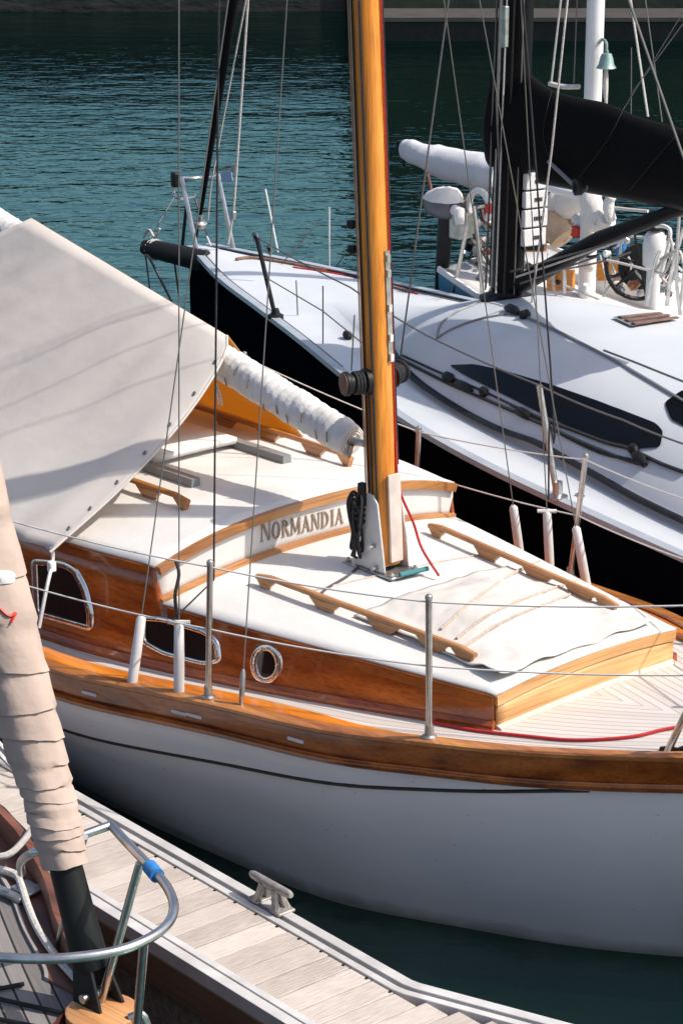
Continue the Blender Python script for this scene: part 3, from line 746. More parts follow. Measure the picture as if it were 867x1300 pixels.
# hem and eyelets
MB().tube([fnN(0.001, w) for w in lin(0, 1, 22)], .006, 6).build('hem', TENT, TT)
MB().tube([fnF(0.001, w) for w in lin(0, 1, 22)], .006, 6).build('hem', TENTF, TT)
for w_ in (.12, .26, .40, .53, .67, .80, .90):
    p = fnN(.014, w_); MB().lathe(p + V((-.0, -.004, .003)), (-.2, -.7, .7), [(-.002, .011), (.003, .011), (.004, .006), (.0, .004)], 10).build('eyelet', GREYP, near_o)
p = fnN(.008, .985)
lash = smooth([p, p + V((.0, -.0, -.06)), N.y(60, 745, -1.1), N.y(50, 797, -1.15)], 4)
wire('lashing', lash, .008, PVC, TT)
MB().box(lash[5], (.03, .03, .045)).build('lashing_block', WHITE, TT, bev=.006)
for t_ in (.02, .04): wire('lashing', smooth([F0 + V((-.02, -.05, -.05)), F0 + V((-.015 + t_, -.06, -.10)), F0 + V((-.01 + t_, -.055, -.15))], 4), .004, ROPEW, TT)
# ---- stanchions, lifelines, shrouds
def stan(u, s, top):
    b = V((u, s * (bS(u) - .03), zS(u) + .002)); t = V(top)
    o = MB().tube([b, b.lerp(t, .5), t], .0125, 10).build('stanchion', STEEL, RN)
    MB().lathe(b, (0, 0, 1), [(0, .028), (.006, .028), (.012, .018), (.05, .016), (.05, 0)], 12).build('stanchion_base', STEELD, o)
    MB().lathe(t, (0, 0, 1), [(0, .0145), (.012, .013), (.018, .006), (.019, 0)], 10).build('stanchion_cap', STEELD, o)
    return t, b.lerp(t, .52)
ST = {}
for s in (-1, 1):
    L = []
    for u, du, ht in ((-3.4, 0, .58), (-2.2, 0, .58), (-1.0 if s > 0 else -.86, .0, .44 if s > 0 else .58), (.175, .05, .565), (1.135, .01, .545), (2.05, -.02, .56)):
        L.append(stan(u, s, (u + du, s * (bS(u) - .01), zS(u) + ht)))
    ST[s] = L
    for a, b in zip(L[:-1], L[1:]):
        wire('lifeline', sag(a[0] - V((0, 0, .012)), b[0] - V((0, 0, .012)), .012), .0036, LIFE, RN)
        wire('lifeline', sag(a[1], b[1], .012), .0036, LIFE, RN)
MAST_AT = lambda z: mx(z)
def shroud(u, s, top, tube_h=.27, tube_r=.021, cover=True, r=.0027, tbar=False):
    b = V((u, s * (bS(u) - .035), zS(u) - .01)); d = (V(top) - b).normalized()
    w_ = wire('shroud', [b, V(top)], r, WIRE, RN)
    if cover:
        MB().tube([b, b + d * tube_h * .5, b + d * tube_h, b + d * (tube_h + .012)], [tube_r, tube_r, tube_r * .92, tube_r * .5], 12).build('shroud_cover', PVC, w_)
        if tbar:
            c = b + d * (tube_h + .012)
            MB().tube([c - V((.03, .03, 0)), c + V((.03, .03, 0))], .009, 8).build('toggle', PVC, w_)
    else:
        MB().tube([b + d * .03, b + d * .05, b + d * .13, b + d * .15], [.005, .011, .011, .005], 8).build('turnbuckle', STEELD, w_)
        MB().box(b + d * .01, (.012, .01, .07)).build('chainplate', STEELD, w_)
    return w_
for s in (-1, 1):
    shroud(-.20, s, MAST_AT(6.2), .27)
    shroud(.03, s, mx(5.6, 0, s * .77), .28, .021, tbar=True)
    if s < 0: shroud(.33, s, MAST_AT(6.2), cover=False)
    else: shroud(.30, s, MAST_AT(6.2), .28)
# dark flag halyard on the near side, with a loose tail on the far one
wire('flag_halyard', [V((.02, -bS(.02) + .03, 1.22)), V((.0, -.85, 1.32)), mx(5.6, -.02, -.55)], .004, ROPEB, RN)
wire('flag_halyard', smooth([V((.02, bS(.02) - .05, 1.25)), V((.03, bS(.02) - .07, 1.6)), V((.02, bS(.02) - .06, 1.85)), mx(5.6, 0, .70)], 4), .0045, ROPEB, RN)
wire('flag_halyard', smooth([V((.02, -1.05, 1.22)), V((.04, -1.075, 1.32)), V((.035, -1.05, 1.4)), V((.01, -1.045, 1.45))], 5), .007, ROPEB, RN)
# pulpit foot at the right edge, dark block beside it
pA, pB = N.z(845, 958, 1.03), N.z(880, 885, 1.3)
MB().tube([pA, pB, pB + V((.3, .15, .25))], .014, 10).build('pulpit_leg', STEEL, RN)
MB().lathe(N.z(838, 952, 1.04), (1, .2, .15), [(0, .012), (.02, .016), (.07, .016), (.10, .03), (.13, .03), (.14, 0)], 10).build('deck_block', BLACK, RN)
# far shroud coloured strap etc: boat's forestay
wire('forestay', [V((2.55, 0, 1.2)), mx(6.3, .06)], .005, WIRE, RN)
# ---- canvas cover tied over the fore hatch
cov = MB()
def covfn(u, s):
    hw_ = tab([(.35, .43), (.7, .42), (1.0, .43), (1.16, .44)])(u)
    y = s * hw_
    z = rF(min(u, 1.19), y / cT(u)) + .014
    hump = .055 * math.exp(-((u - .70) / .27)**4) * math.exp(-(s / .62)**4)
    nz = .014 * noise.noise(V((u * 6, y * 6, 1))) + .010 * max(0, noise.noise(V((u * 9 + y * 7, y * 3, 8)))) + .006 * noise.noise(V((u * 18, y * 15, 4)))
    edge = max(abs(s), 0)
    ruck = .030 * max(0, edge - .75) / .25 * max(0, noise.noise(V((u * 6, s * 2, 9))) + .25)
    lip = .022 * max(0, (u - 1.04) / .12) * max(0, abs(s) - .7) / .3
    return V((u + .02 * noise.noise(V((s * 3, 7, u))), y, z + hump + max(0, nz + .006) + ruck + lip))
cov.grid(covfn, lin(.36, 1.155, 44), lin(-1, 1, 44))
cv = cov.build('hatch_cover', COVERW, None, ang=80, solid=.004)
cv.matrix_world = N.M
tag(cv, 'white canvas cover tied between the handrails ahead of the mast', 'hatch cover')
TC = bvh([cv, roofF])
for k, pts in enumerate(([(385, 755), (440, 742), (500, 728), (560, 715), (640, 702)], [(580, 812), (620, 782), (680, 756), (735, 738)], [(585, 825), (640, 790), (700, 765), (745, 748)], [(560, 800), (600, 765), (650, 730), (690, 712)])):
    o = MB().tube(drape(N, TC, pts, .006, 5), .0065, 6).build('lashing_rope', P('cream_rope', (.52, .43, .36), (.38, .31, .26), ns=80, rough=.9) if k == 0 else bpy.data.materials['cream_rope'])
    o.matrix_world = N.M
    tag(o, ['cream rope across the white roof from near handrail towards far handrail by the mast', 'cream lashing rope, upper of the close pair across the canvas cover', 'cream lashing rope, lower of the close pair across the canvas cover', 'thin cream rope along the edge of the cover nearest the mast'][k], 'rope', 'ropes over the hatch cover')
# red line along the side deck
TD = bvh([o for o in RN.children if o.name.startswith('laid_deck')])
o = MB().tube(drape(N, TD, [(548, 919), (600, 929), (660, 936), (730, 942), (800, 938), (840, 929), (880, 922)], .008), .0065, 6).build('red_line', ROPER)
o.matrix_world = N.M
tag(o, 'thin red rope lying along the deck beside the rail', 'rope')

# ================================================================== NAVY RACING YACHT
Y = Fr(-1.0, 16.3, 122)                       # x forward (bow at 0), y to the near side
RY = root('racing_yacht', Y, 'dark navy racing yacht with pale grey deck and black mast', 'yacht')
bY = tab([(-.06, .02), (0, .06), (.3, .15), (1.0, .37), (1.9, .58), (2.7, .77), (3.47, .97), (4.5, 1.20), (5.3, 1.30), (6.2, 1.34), (7, 1.36), (8.5, 1.34), (9.6, 1.22)])
zY = tab([(0, 1.13), (3, 1.10), (9.6, 1.08)])
def yring(t):
    b = bY(t); z = zY(t); w_ = tab([(0, .10), (1, .55), (3, .80), (9.6, .86)])(t)
    prof = [(b, z), (b * .995, z - .15), (b * (.96 + .02 * w_), z - .45), (b * max(w_, .3), WATER), (b * w_ * .6, -.15), (0, -.35)]
    r = [V((-t - (.02 if t < .2 else 0) * 0, y, zz)) for y, zz in prof]
    return r + [V((p.x, -p.y, p.z)) for p in r[::-1]]
ts = lin(-.06, .6, 6) + lin(.8, 9.6, 44)
MB().loft([yring(t) for t in ts], closed=False, cap=False).build('hull', NAVY, RY, ang=60, weld=True)
MB().add(yring(-.06), [tuple(range(12))]).build('stem', NAVY, RY, ang=0)
MB().add(yring(9.6), [tuple(range(12))]).build('transom', NAVY, RY, ang=0)
# deck with the low coachroof moulded into it
cY = tab([(1.9, .10), (2.6, .36), (3.1, .52), (3.53, .66), (4.25, .85), (4.95, .95), (5.5, 1.0), (6.54, 1.12), (8.5, 1.12)])
hY = tab([(1.9, 0), (2.4, .05), (2.9, .15), (3.3, .27), (3.65, .36), (4.2, .41), (5.5, .42), (8.5, .40)])
PR = [(1.0, 0), (.965, .13), (.90, .30), (.82, .48), (.73, .64), (.62, .77), (.48, .88), (.3, .955), (.12, .99), (0, 1)]
def ysec(t, s):
    b = bY(t) - .004; z = zY(t); out = []
    c = cY(t) if t > 1.9 else b * .3
    h = hY(t) if t > 1.9 else 0
    k = min(c, b - .05)
    pts = [(b, z), (b * .5 + k * .5, z + .012), (k, z + .02)] + [(k * p[0], z + .02 + h * p[1]) for p in PR[1:]]
    return [V((-t, s * y, zz)) for y, zz in pts]
rings = []
for t in lin(0, 1.8, 10) + lin(1.9, 8.6, 70) + [9.55]:
    a = ysec(t, 1); b_ = ysec(t, -1); rings.append(a + b_[::-1][1:])
ydeck = MB().loft(rings, closed=False, cap=False).build('deck', YDECK, RY, ang=75)
for s in (-1, 1):
    pts = [V((-t, s * (bY(t) - .012), zY(t) + .012)) for t in lin(0.05, 9.5, 60)]
    MB().sweep(pts, [(-.03, -.012), (.03, -.012), (.026, .014), (-.026, .014)]).build('gunwale', P('alloy_gunwale', (.42, .46, .50), (.36, .40, .44), ns=5, rough=.4, metal=.2) if s < 0 else bpy.data.materials['alloy_gunwale'], RY, ang=35)
    pts = [V((-t, s * (bY(t) - .05), zY(t) + .016)) for t in lin(0.2, 3.3, 30)]
    MB().tube(pts, .006, 6).build('toe_groove', BLACK, RY)
TY = bvh([ydeck])
def ypatch(name, poly, m, lift=.005, r=4, cuts=4, label=None):
    o = patch(Y, TY, rpoly(poly, r, 3), lift, cuts).build(name, m, RY, ang=70)
    if label: o['label'] = label
    return o
ypatch('side_window', [(570, 464), (602, 463), (640, 471), (700, 489), (760, 510), (832, 538), (842, 548), (838, 569), (800, 570), (768, 563), (700, 532), (640, 502), (590, 477)], YGLASS, .006, 5, 5, 'long tapered black cabin window')
ypatch('side_window', [(843, 512), (866, 496), (900, 500), (900, 545), (870, 543), (852, 534)], YGLASS, .006, 5, 4, 'blunt black cockpit window')
# black channel between side deck and cabin
ch = drape(Y, TY, [(494, 432), (508, 458), (530, 482), (560, 504), (600, 528), (640, 547), (680, 561), (715, 580), (760, 605), (810, 633), (870, 662), (900, 676)], .006, 8)
MB().tube(ch, lambda t: .012 + .022 * min(1, t * 6), 8, fl=.3, up=(0, 0, 1)).build('deck_channel', BLACK, RY)
# foredeck and roof lines
for nm, pts, r, m_ in (('deck_rope', [(508, 456), (545, 475), (580, 492), (650, 522), (690, 540), (740, 563), (790, 583), (820, 592)], .010, ROPEB),
                       ('deck_rope', [(512, 452), (560, 474), (620, 500), (660, 520), (705, 548), (760, 575), (800, 584)], .007, ROPEB),
                       ('deck_rope', [(650, 515), (690, 533), (730, 548), (770, 563), (800, 571), (840, 590), (870, 601)], .010, ROPEB),
                       ('deck_rope', [(555, 430), (560, 412), (580, 397), (600, 388), (618, 380)], .006, GREYP),
                       ('deck_rope', [(555, 430), (575, 418), (605, 407), (640, 400), (662, 397)], .006, GREYP),
                       ('roof_seam', [(664, 402), (700, 418), (740, 438), (780, 459), (820, 482), (870, 512)], .008, GREYP),
                       ('roof_seam', [(766, 445), (800, 458), (840, 474), (880, 490)], .004, WIRE),
                       ('furling_line', [(300, 331), (318, 329), (350, 333), (400, 342), (450, 352), (520, 372)], .012, P('rust_rope', (.14, .07, .05), (.26, .16, .13), ns=60, rough=.9)),
                       ('furling_line', [(372, 340), (420, 347), (470, 357), (530, 374)], .006, ROPER)):
    d = drape(Y, TY, pts, r * .8, 5)
    if len(d) > 2: wire(nm, d, r, m_, RY)
for pts in ([(563, 480), (575, 487)], [(578, 490), (598, 501)], [(611, 500), (616, 505)], [(655, 525), (672, 534)], [(800, 573), (806, 579)], [(803, 580), (818, 594)], [(642, 394), (658, 401)], [(660, 406), (672, 402)], [(437 + 1, 428), (444, 432)]):
    d = [hit(Y, TY, *p) for p in pts]
    if all(d):
        a, b = d[0][0], d[1][0]; MB().tube([a + V((0, 0, .012)), a.lerp(b, .3) + V((0, 0, .022)), a.lerp(b, .7) + V((0, 0, .022)), b + V((0, 0, .012))], [.014, .026, .026, .014], 8).build('deck_block', BLACK, RY)
# teak-slatted hatch on the roof
hp = ypatch('roof_hatch', [(776, 405), (802, 417), (880, 404), (850, 397)], GREYP, .012, 3, 3)
for a, b in (((786, 407), (850, 400)), ((795, 411), (860, 402)), ((803, 415), (872, 405))):
    d = drape(Y, TY, [a, ((a[0] + b[0]) / 2, (a[1] + b[1]) / 2), b], .018, 4)
    if len(d) > 2: MB().tube(d, .022, 6, fl=.3, up=(0, 0, 1)).build('slat', P('dark_slat', (.13, .07, .055), (.2, .12, .09), ns=20, rough=.6) if 'dark_slat' not in bpy.data.materials else bpy.data.materials['dark_slat'], hp)
# mast, boom, vang, sail cover, all on the centre plane
ym0 = Y.y(644, 372, 0)
ymt = Y.y(657, 0, 0); md = (ymt - ym0)
ym = lambda t: ym0 + md * t
ymast = MB().tube([ym(-.08), ym(.5), ym(1), ym(1.9)], .075, 20, fl=1.45, up=(1, 0, 0)).build('mast', CARBON, RY)
MB().lathe(ym0 - V((0, 0, .05)), (0, 0, 1), [(0, .16), (.03, .16), (.05, .11), (.07, .10), (.07, 0)], 20).build('mast_collar', BLACK, ymast)
for dx, dy, r, m_ in ((.02, .10, .006, STEELD), (.06, .11, .005, WIRE), (-.04, .11, .005, ROPEW), (.10, .08, .006, ROPEB), (-.09, .09, .006, ROPEB), (-.13, .05, .004, WIRE), (.13, .03, .006, ROPEB)):
    wire('halyard', [ym(-.0) + V((dx, dy, .02)), ym(1.9) + V((dx * .8, dy * .8, 0))], r, m_, ymast)
MB().box(ym(.92) + V((-.05, .12, 0)), (.05, .03, .22)).build('mast_clutch', STEELD, ymast, bev=.006)
# instrument displays stacked on the mast
def seg7(mb, o, ex, ez, w_, h, en):
    th = w_ * .22
    for a in ((0, 0, w_, th), (0, h / 2 - th / 2, w_, th), (0, h - th, w_, th), (0, 0, th, h), (w_ - th, 0, th, h)):
        mb.prism([o + ex * a[0] + ez * a[1], o + ex * (a[0] + a[2]) + ez * a[1], o + ex * (a[0] + a[2]) + ez * (a[1] + a[3]), o + ex * a[0] + ez * (a[1] + a[3])], en * .002)
DISP = P('display_face', (.70, .70, .70), (.62, .62, .63), ns=6, rough=.4)
xd = ym(.55).x - .15
for k, (x0, y0, x1, y1) in enumerate(((667.5, 221, 695, 242), (666.5, 244, 695, 265.5), (665.5, 267.5, 694.5, 290), (664.5, 292, 692.5, 314))):
    a, b, c = Y.x(x0, y1, xd), Y.x(x1, y1, xd), Y.x(x0, y0, xd)
    ex = (b - a); ex.z = 0; W_ = ex.length; ex.normalize(); H_ = (c - a).length * .98; ez = V((0, 0, 1)); en = V((-1, 0, 0))
    d = MB().prism([a, a + ex * W_, a + ex * W_ + ez * H_, a + ez * H_], (.035, 0, 0)).build('display', DISP, ymast, bev=.006)
    mb = MB()
    for j in range(3): seg7(mb, a + ex * (W_ * (.40 + .12 * j)) + ez * H_ * .38 + en * .001, ex, ez, W_ * .095, H_ * .22, en)
    mb.build('digits', BLACK, d, ang=0)
MB().prism([Y.x(666, 318, xd + .04), Y.x(690, 318, xd + .04), Y.x(692, 218, xd + .04), Y.x(670, 218, xd + .04)], (.06, 0, 0)).build('display_bracket', CARBON, ymast)
# boom and its cover: outline on the centre plane given thickness
top = [(634, 66), (652, 72), (672, 94), (700, 114), (740, 125), (770, 131), (810, 148), (867, 164), (960, 196)]
bot = [(624, 212), (650, 217), (690, 217), (700, 230), (722, 238), (745, 236), (790, 248), (830, 254), (867, 256), (960, 272)]
tp = smooth([Y.y(*p, 0) for p in top], 5); bt = smooth([Y.y(*p, 0) for p in bot], 5)
def resamp(p, n):
    L = [0]
    for a, b in zip(p[:-1], p[1:]): L.append(L[-1] + (b - a).length)
    out = []
    for i in range(n + 1):
        s = L[-1] * i / n; k = max(j for j in range(len(L)) if L[j] <= s + 1e-9); k = min(k, len(p) - 2)
        out.append(p[k].lerp(p[k + 1], (s - L[k]) / max(L[k + 1] - L[k], 1e-9)))
    return out
tp, bt = resamp(tp, 40), resamp(bt, 40)
rings = []
for i, (a, b) in enumerate(zip(tp, bt)):
    ring = []; c = (a + b) / 2; hh = (a - b) / 2
    for k in range(24):
        an = 2 * pi * k / 24; wd = .105 * (1 + .25 * -sin(an)) * (.75 if i in (0, 40) else 1)
        nz = 1 + .10 * noise.noise(V((i * .25, cos(an) * 2, sin(an) * 2)))
        ring.append(c + hh * sin(an) + V((0, wd * cos(an) * nz, 0)))
    rings.append(ring)
ycov = MB().loft(rings).build('sail_cover', SCOVER, RY, ang=80)
yb0, yb1 = Y.y(690, 225, 0), Y.y(960, 270, 0)
yboom = MB().tube([yb0 - V((0, 0, -.02)), yb1], .06, 14).build('boom', CARBON, RY)
MB().tube([ym(.02) + V((-.08, 0, .02)), Y.y(760, 304, 0), Y.y(867, 264, 0), Y.y(935, 240, 0)], [.055, .045, .035, .03], 12).build('vang', CARBON, RY)
for k, (a, b) in enumerate((((648, 345), (770, 310)), ((655, 352), (790, 305)), ((660, 360), (760, 325)))):
    wire('vang_line', [Y.y(*a, .05), Y.y(*b, .05)], .006, (WIRE, ROPEW, WIRE)[k], RY)
wire('sheet_line', [Y.y(696, 205, .12), Y.y(733, 240, .12), Y.y(745, 238, .1)], .012, GREYP, RY)
MB().lathe(Y.y(741, 237, .12), (.3, 1, 0), [(0, .03), (.02, .045), (.05, .045), (.05, .03), (.02, .0)], 14).build('boom_end_ring', BLACK, RY)
# seams in the sail cover
for pts in ([(700, 116), (690, 170), (700, 205)], [(790, 142), (770, 180), (735, 225)], [(860, 170), (830, 205), (800, 240)]):
    TCv = bvh([ycov]); d = drape(Y, TCv, pts, .004, 5)
    if len(d) > 2: wire('cover_seam', d, .002, P('dim_seam', (.02, .02, .022), rough=.9) if 'dim_seam' not in bpy.data.materials else bpy.data.materials['dim_seam'], ycov)
# bowsprit and bow gear
b0, b1 = Y.z(262, 332, 1.10), Y.z(190, 315, 1.16)
sp = MB().tube([b0, b0.lerp(b1, .5), b1, b1 + (b1 - b0).normalized() * .05], [.075, .07, .062, .045], 16).build('bowsprit', BLACK, RY)
e = (b1 - b0).normalized(); tip = b1
wire('whisker_shroud', [tip + V((0, .03, -.05)), Y.z(193, 385, .5)], .007, WIRE, sp)
wire('whisker_shroud', [tip + V((0, .05, .03)), Y.z(228, 402, .6)], .009, GREYP, sp)
wire('whisker_shroud', [b0.lerp(b1, .45) + V((0, .05, -.02)), Y.z(228, 380, .7)], .007, WIRE, sp)
mb = MB()
for k in range(2): mb.tube([tip - e * (.03 + .022 * k) + (V((0, 0, 1)) * cos(a) + V((0, 1, 0)) * sin(a)) * (.066 + .003 * k) for a in lin(0, 2 * pi, 12)[:-1]], .006, 6, closed=True)
mb.tube(smooth([tip + V((.02, .03, .07)), tip + V((-.06, .03, .14)), tip + V((-.12, .02, .10)), tip + V((-.16, .0, .16))]), .008, 6)
mb.build('rope_lashing', ROPEW, sp)
bw = lambda px, py, y=.0: Y.y(px, py, y)
mb = MB()
P0 = Y.z(251, 323, 1.14); P1 = V((P0.x + .10, P0.y, 1.72)); P1 = Y.y(231, 226, P0.y)
mb.tube([P0, P0.lerp(P1, .5), P1], .016, 8)
Q0 = V((P0.x, -P0.y, P0.z)); Q1 = V((P1.x, -P1.y, P1.z))
mb.tube([Q0, Q1], .016, 8)
mb.tube(smooth([P1, V((P1.x + .05, 0, P1.z - .02)), Q1]), .014, 8)
mb.tube(smooth([bw(222, 222, P0.y), bw(221, 245, P0.y), bw(229, 252, P0.y), bw(247, 250, 0), bw(248, 247, -.05)]), .011, 8)
mb.build('pulpit', STEEL, RY)
MB().box(bw(223, 228, P0.y), (.06, .05, .10)).build('nav_light', BLACK, RY, bev=.01)
wire('pulpit_brace', [bw(247, 250, 0), bw(268, 312, -.05)], .007, WIRE, RY)
wire('pulpit_brace', [bw(222, 250, .05), tip + V((0, 0, .06))], .004, WIRE, RY)
wire('pulpit_brace', [bw(237, 262, .0), bw(230, 330, .0)], .012, BLACK, RY)
# furled headsail on its stay and light lines beside it
f0, f1 = bw(247, 318), bw(302, -30)
MB().tube([f0.lerp(f1, t) for t in (0, .12, .16, .3, .6, 1.0, 1.5)], [.006, .008, .016, .02, .026, .032, .034], 12).build('furled_jib', SCOVER, RY)
MB().lathe(bw(253, 290), f1 - f0, [(0, .02), (.02, .05), (.05, .05), (.06, .02), (.1, .02)], 14).build('furler_drum', STEELD, RY)
wire('stay', [bw(264, 280, -.05), bw(268, 235, -.05), bw(318, -30, -.05)], .006, ROPEW, RY)
wire('stay', [bw(243, 332), bw(303, -30)], .005, WIRE, RY)
wire('stay', smooth([bw(290, 310, -.1), bw(296, 270, -.1), bw(300, 222, -.1), bw(317, -30, -.1)], 3), .008, ROPEW, RY)
for px, py in ((298, 214), (296, 273)): MB().box(bw(px, py, -.1), (.05, .03, .06)).build('stay_fitting', STEELD, RY, bev=.008)
fp = bw(287, 224, -.1)
MB().prism([bw(282, 219, -.1), bw(294, 217, -.1), bw(296, 229, -.1), bw(281, 231, -.1)], (0, .004, 0)).build('pennant', P('pale_blue_flag', (.38, .50, .72), rough=.8), RY)
wire('stay_fitting', smooth([bw(268, 216, -.1), bw(285, 214, -.1), bw(296, 217, -.1)]), .005, WIRE, RY)
# stanchion with two sheaves, thin whips, other stanchions and wires
a, b = Y.z(350, 404, 1.12), None; b = Y.y(326, 301, a.y)
sw = MB().tube([a, b], .014, 8).build('stanchion', BLACK, RY)
MB().lathe(a, (0, 0, 1), [(0, .05), (.02, .05), (.03, .03), (.06, .02), (.06, 0)], 10).build('stanchion_base', BLACK, sw)
for px, py, r in ((324, 301, .030), (342, 317, .027)):
    c = Y.y(px, py, a.y)
    MB().tube([c + (V((1, 0, 0)) * cos(t) + V((0, 0, 1)) * sin(t)) * r for t in lin(0, 2 * pi, 18)[:-1]], .006, 6, closed=True).build('sheave', STEEL, sw)
    MB().lathe(c + V((0, -.006, 0)), (0, 1, 0), [(0, .012), (.012, .012), (.012, 0)], 10).build('sheave_hub', BLACK, sw)
    MB().lathe(c + V((0, -.003, 0)), (0, 1, 0), [(0, r * .9), (.004, r * .9), (.004, 0)], 16).build('sheave_web', STEELD, sw)
for (x0, y0), (x1, y1), yy in (((353, 320), (337, 240), .1), ((418, 344), (418, 263), -.55), ((268, 312), (263, 300), 0)):
    wire('whip_aerial', [bw(x0, y0, yy), bw(x1, y1, yy)], .006, PVC, RY)
wire('guy_line', [bw(362, 330, -.2), bw(405, 282, -.4)], .004, WIRE, RY)
wire('guy_line', [bw(422, 345, -.55), bw(440, 320, -.6)], .004, WIRE, RY)
g0 = Y.z(707, 632, 1.11); g1 = Y.y(684, 489, g0.y + .02)
o = MB().tube([g0, g1], .015, 10).build('stanchion', STEELD, RY)
MB().lathe(g0, (0, 0, 1), [(0, .05), (.01, .05), (.02, .025), (.08, .022), (.08, 0)], 12).build('stanchion_base', STEEL, o)
top_ = [b, Y.y(445, 365, 1.0), Y.y(540, 425, 1.15), g1, Y.y(790, 533, 1.34), Y.y(900, 574, 1.36)]
for i in range(len(top_) - 1): wire('lifeline', sag(top_[i], top_[i + 1], .008, 6), .005, WIRE, RY)
mid_ = [a.lerp(b, .5), Y.y(410, 395, .86), Y.y(480, 452, 1.05)]
for i in range(len(mid_) - 1): wire('lifeline', [mid_[i], mid_[i + 1]], .004, WIRE, RY)
for px0, py0, px1, py1 in ((376, 356, 378, 400), (410, 363, 410, 436), (450, 400, 446, 470)):
    c = Y.z(px1, py1, 1.12); wire('side_wire', [c, Y.y(px0, py0, c.y)], .004, WIRE, RY)
# shrouds of the yacht
for (x0, y0, z0), (x1, y1), yy in (((507, 462, 1.14), (572, -20), .55),):
    c = Y.z(x0, y0, z0); wire('shroud', [c, Y.y(x1, y1, .42)], .005, WIRE, RY)
wire('shroud', [Y.z(672, 404, 1.4), Y.y(700, 190, .4), Y.y(722, -20, .3)], .006, ROPEW, RY)
wire('shroud', [Y.z(640, 380, 1.4), Y.y(630, 130, .2), Y.y(636, -20, .15)], .006, WIRE, RY)
c = Y.z(433, 428, 1.11)
MB().box(hit(Y, TY, 736, 655 - 25)[0] if hit(Y, TY, 736, 630) else c, (.05, .02, .02)).build('deck_eye', STEELD, RY)

# ================================================================== WHITE BOAT WITH BLUE HULL, stern towards the left
K = Fr(1.55, 14.95, -46)                      # origin at the mizzen mast foot
RK_ = root('ketch', K, 'cluttered blue hulled ketch with white mizzen mast behind the racing yacht', 'ketch')
bK = tab([(-.80, .52), (-.5, .58), (0, .66), (1.2, .85), (4, 1.1), (6, 1.0), (7.5, .05)])
zKd = tab([(-.8, 1.20), (-.2, 1.07), (1, .97), (5, 1.0), (7.5, 1.25)])
def kring(u):
    b, z = bK(u), zKd(u); r = [(b, z), (b * .99, z - .2), (b * .9, .5), (b * .7, WATER), (0, -.3)]
    L = [V((u, -y, zz)) for y, zz in r]; return L + [V((p.x, -p.y, p.z)) for p in L[::-1]]
MB().loft([kring(u) for u in lin(-.80, 7.5, 40)], closed=False, cap=False).build('hull', BLUE, RK_, ang=60, weld=True)
tr = kring(-.80); MB().add(tr, [tuple(range(len(tr)))]).build('transom', BLUE, RK_, ang=0)
kd = MB().grid(lambda u, s: V((u, s * bK(u), zKd(u) + .03 * (1 - s * s))), lin(-.80, 7.4, 30), lin(-1, 1, 10)).build('deck', DECKW, RK_, ang=60, solid=.02)
for s in (-1, 1):
    MB().sweep([V((u, s * bK(u), zKd(u) + .02)) for u in lin(-.80, 7.4, 40)], [(-.008, -.02), (.012, -.02), (.010, .016), (-.008, .016)]).build('toe_rail', WHITE, RK_)
km = lambda z: V((.0, 0, z))
kmast = MB().tube([km(.95), km(2), km(4.2)], .055, 18).build('mizzen_mast', WHITE, RK_)
# cockpit: coaming of orange teak, seats, wheel and binnacle
for (x0, y0, x1, y1, yy) in ((693, 343, 726, 370, -.30), (757, 331, 793, 357, -.12), (650, 300, 690, 320, .1), (733, 335, 757, 357, .3)):
    a, b, c, d = K.y(x0, y1, yy), K.y(x1, y1, yy), K.y(x1, y0, yy), K.y(x0, y0, yy)
    MB().prism([a, b, c, d], (0, .03, 0)).build('coaming', ORANGE, RK_, bev=.005)
MB().box(K.z(700, 377, 1.0), (1.3, .30, .06)).build('coaming_top', MAHOG, RK_, bev=.01)
MB().box(K.z(800, 372, 1.05), (.8, .5, .25)).build('cockpit_seat', DECKW, RK_, bev=.02)
MB().box(K.z(640, 345, 1.05), (.35, .35, .18)).build('locker', DECKW, RK_, bev=.02)
wc = K.y(812, 335, -.35); RW = .21
ax = V((.82, -.57, .1)).normalized(); wu = ax.orthogonal().normalized(); wv = ax.cross(wu)
whl = MB().tube([wc + (wu * cos(t) + wv * sin(t)) * RW for t in lin(0, 2 * pi, 32)[:-1]], .014, 8, closed=True).build('wheel', BLACK, RK_)
mb = MB()
for k in range(6): mb.tube([wc, wc + (wu * cos(k * pi / 3) + wv * sin(k * pi / 3)) * RW], .008, 6)
mb.lathe(wc - ax * .02, ax, [(0, .04), (.04, .04), (.04, 0)], 12); mb.build('spoke', BLACK, whl)
MB().lathe(K.y(812, 338, -.25), ax, [(0, .14), (.02, .14), (.02, 0)], 20).build('wheel_cover', BLACK, whl)
bn = K.y(829, 345, -.5)
bin_ = MB().lathe(bn - V((0, 0, .2)), (0, 0, 1), [(0, .045), (.22, .04), (.24, .066), (.36, .070), (.42, .058), (.45, .03), (.455, 0)], 18).build('binnacle', PVC, RK_)
MB().lathe(bn + V((0, 0, .25)), (0, 0, 1), [(0, .05), (.05, .055), (.07, .03), (.07, 0)], 12).build('compass', BLACK, bin_)
MB().tube(smooth([K.y(838, 350, -.55), K.y(850, 300, -.55), K.y(845, 288, -.55), K.y(832, 287, -.55)]), .012, 8).build('binnacle_guard', ROLL, bin_)
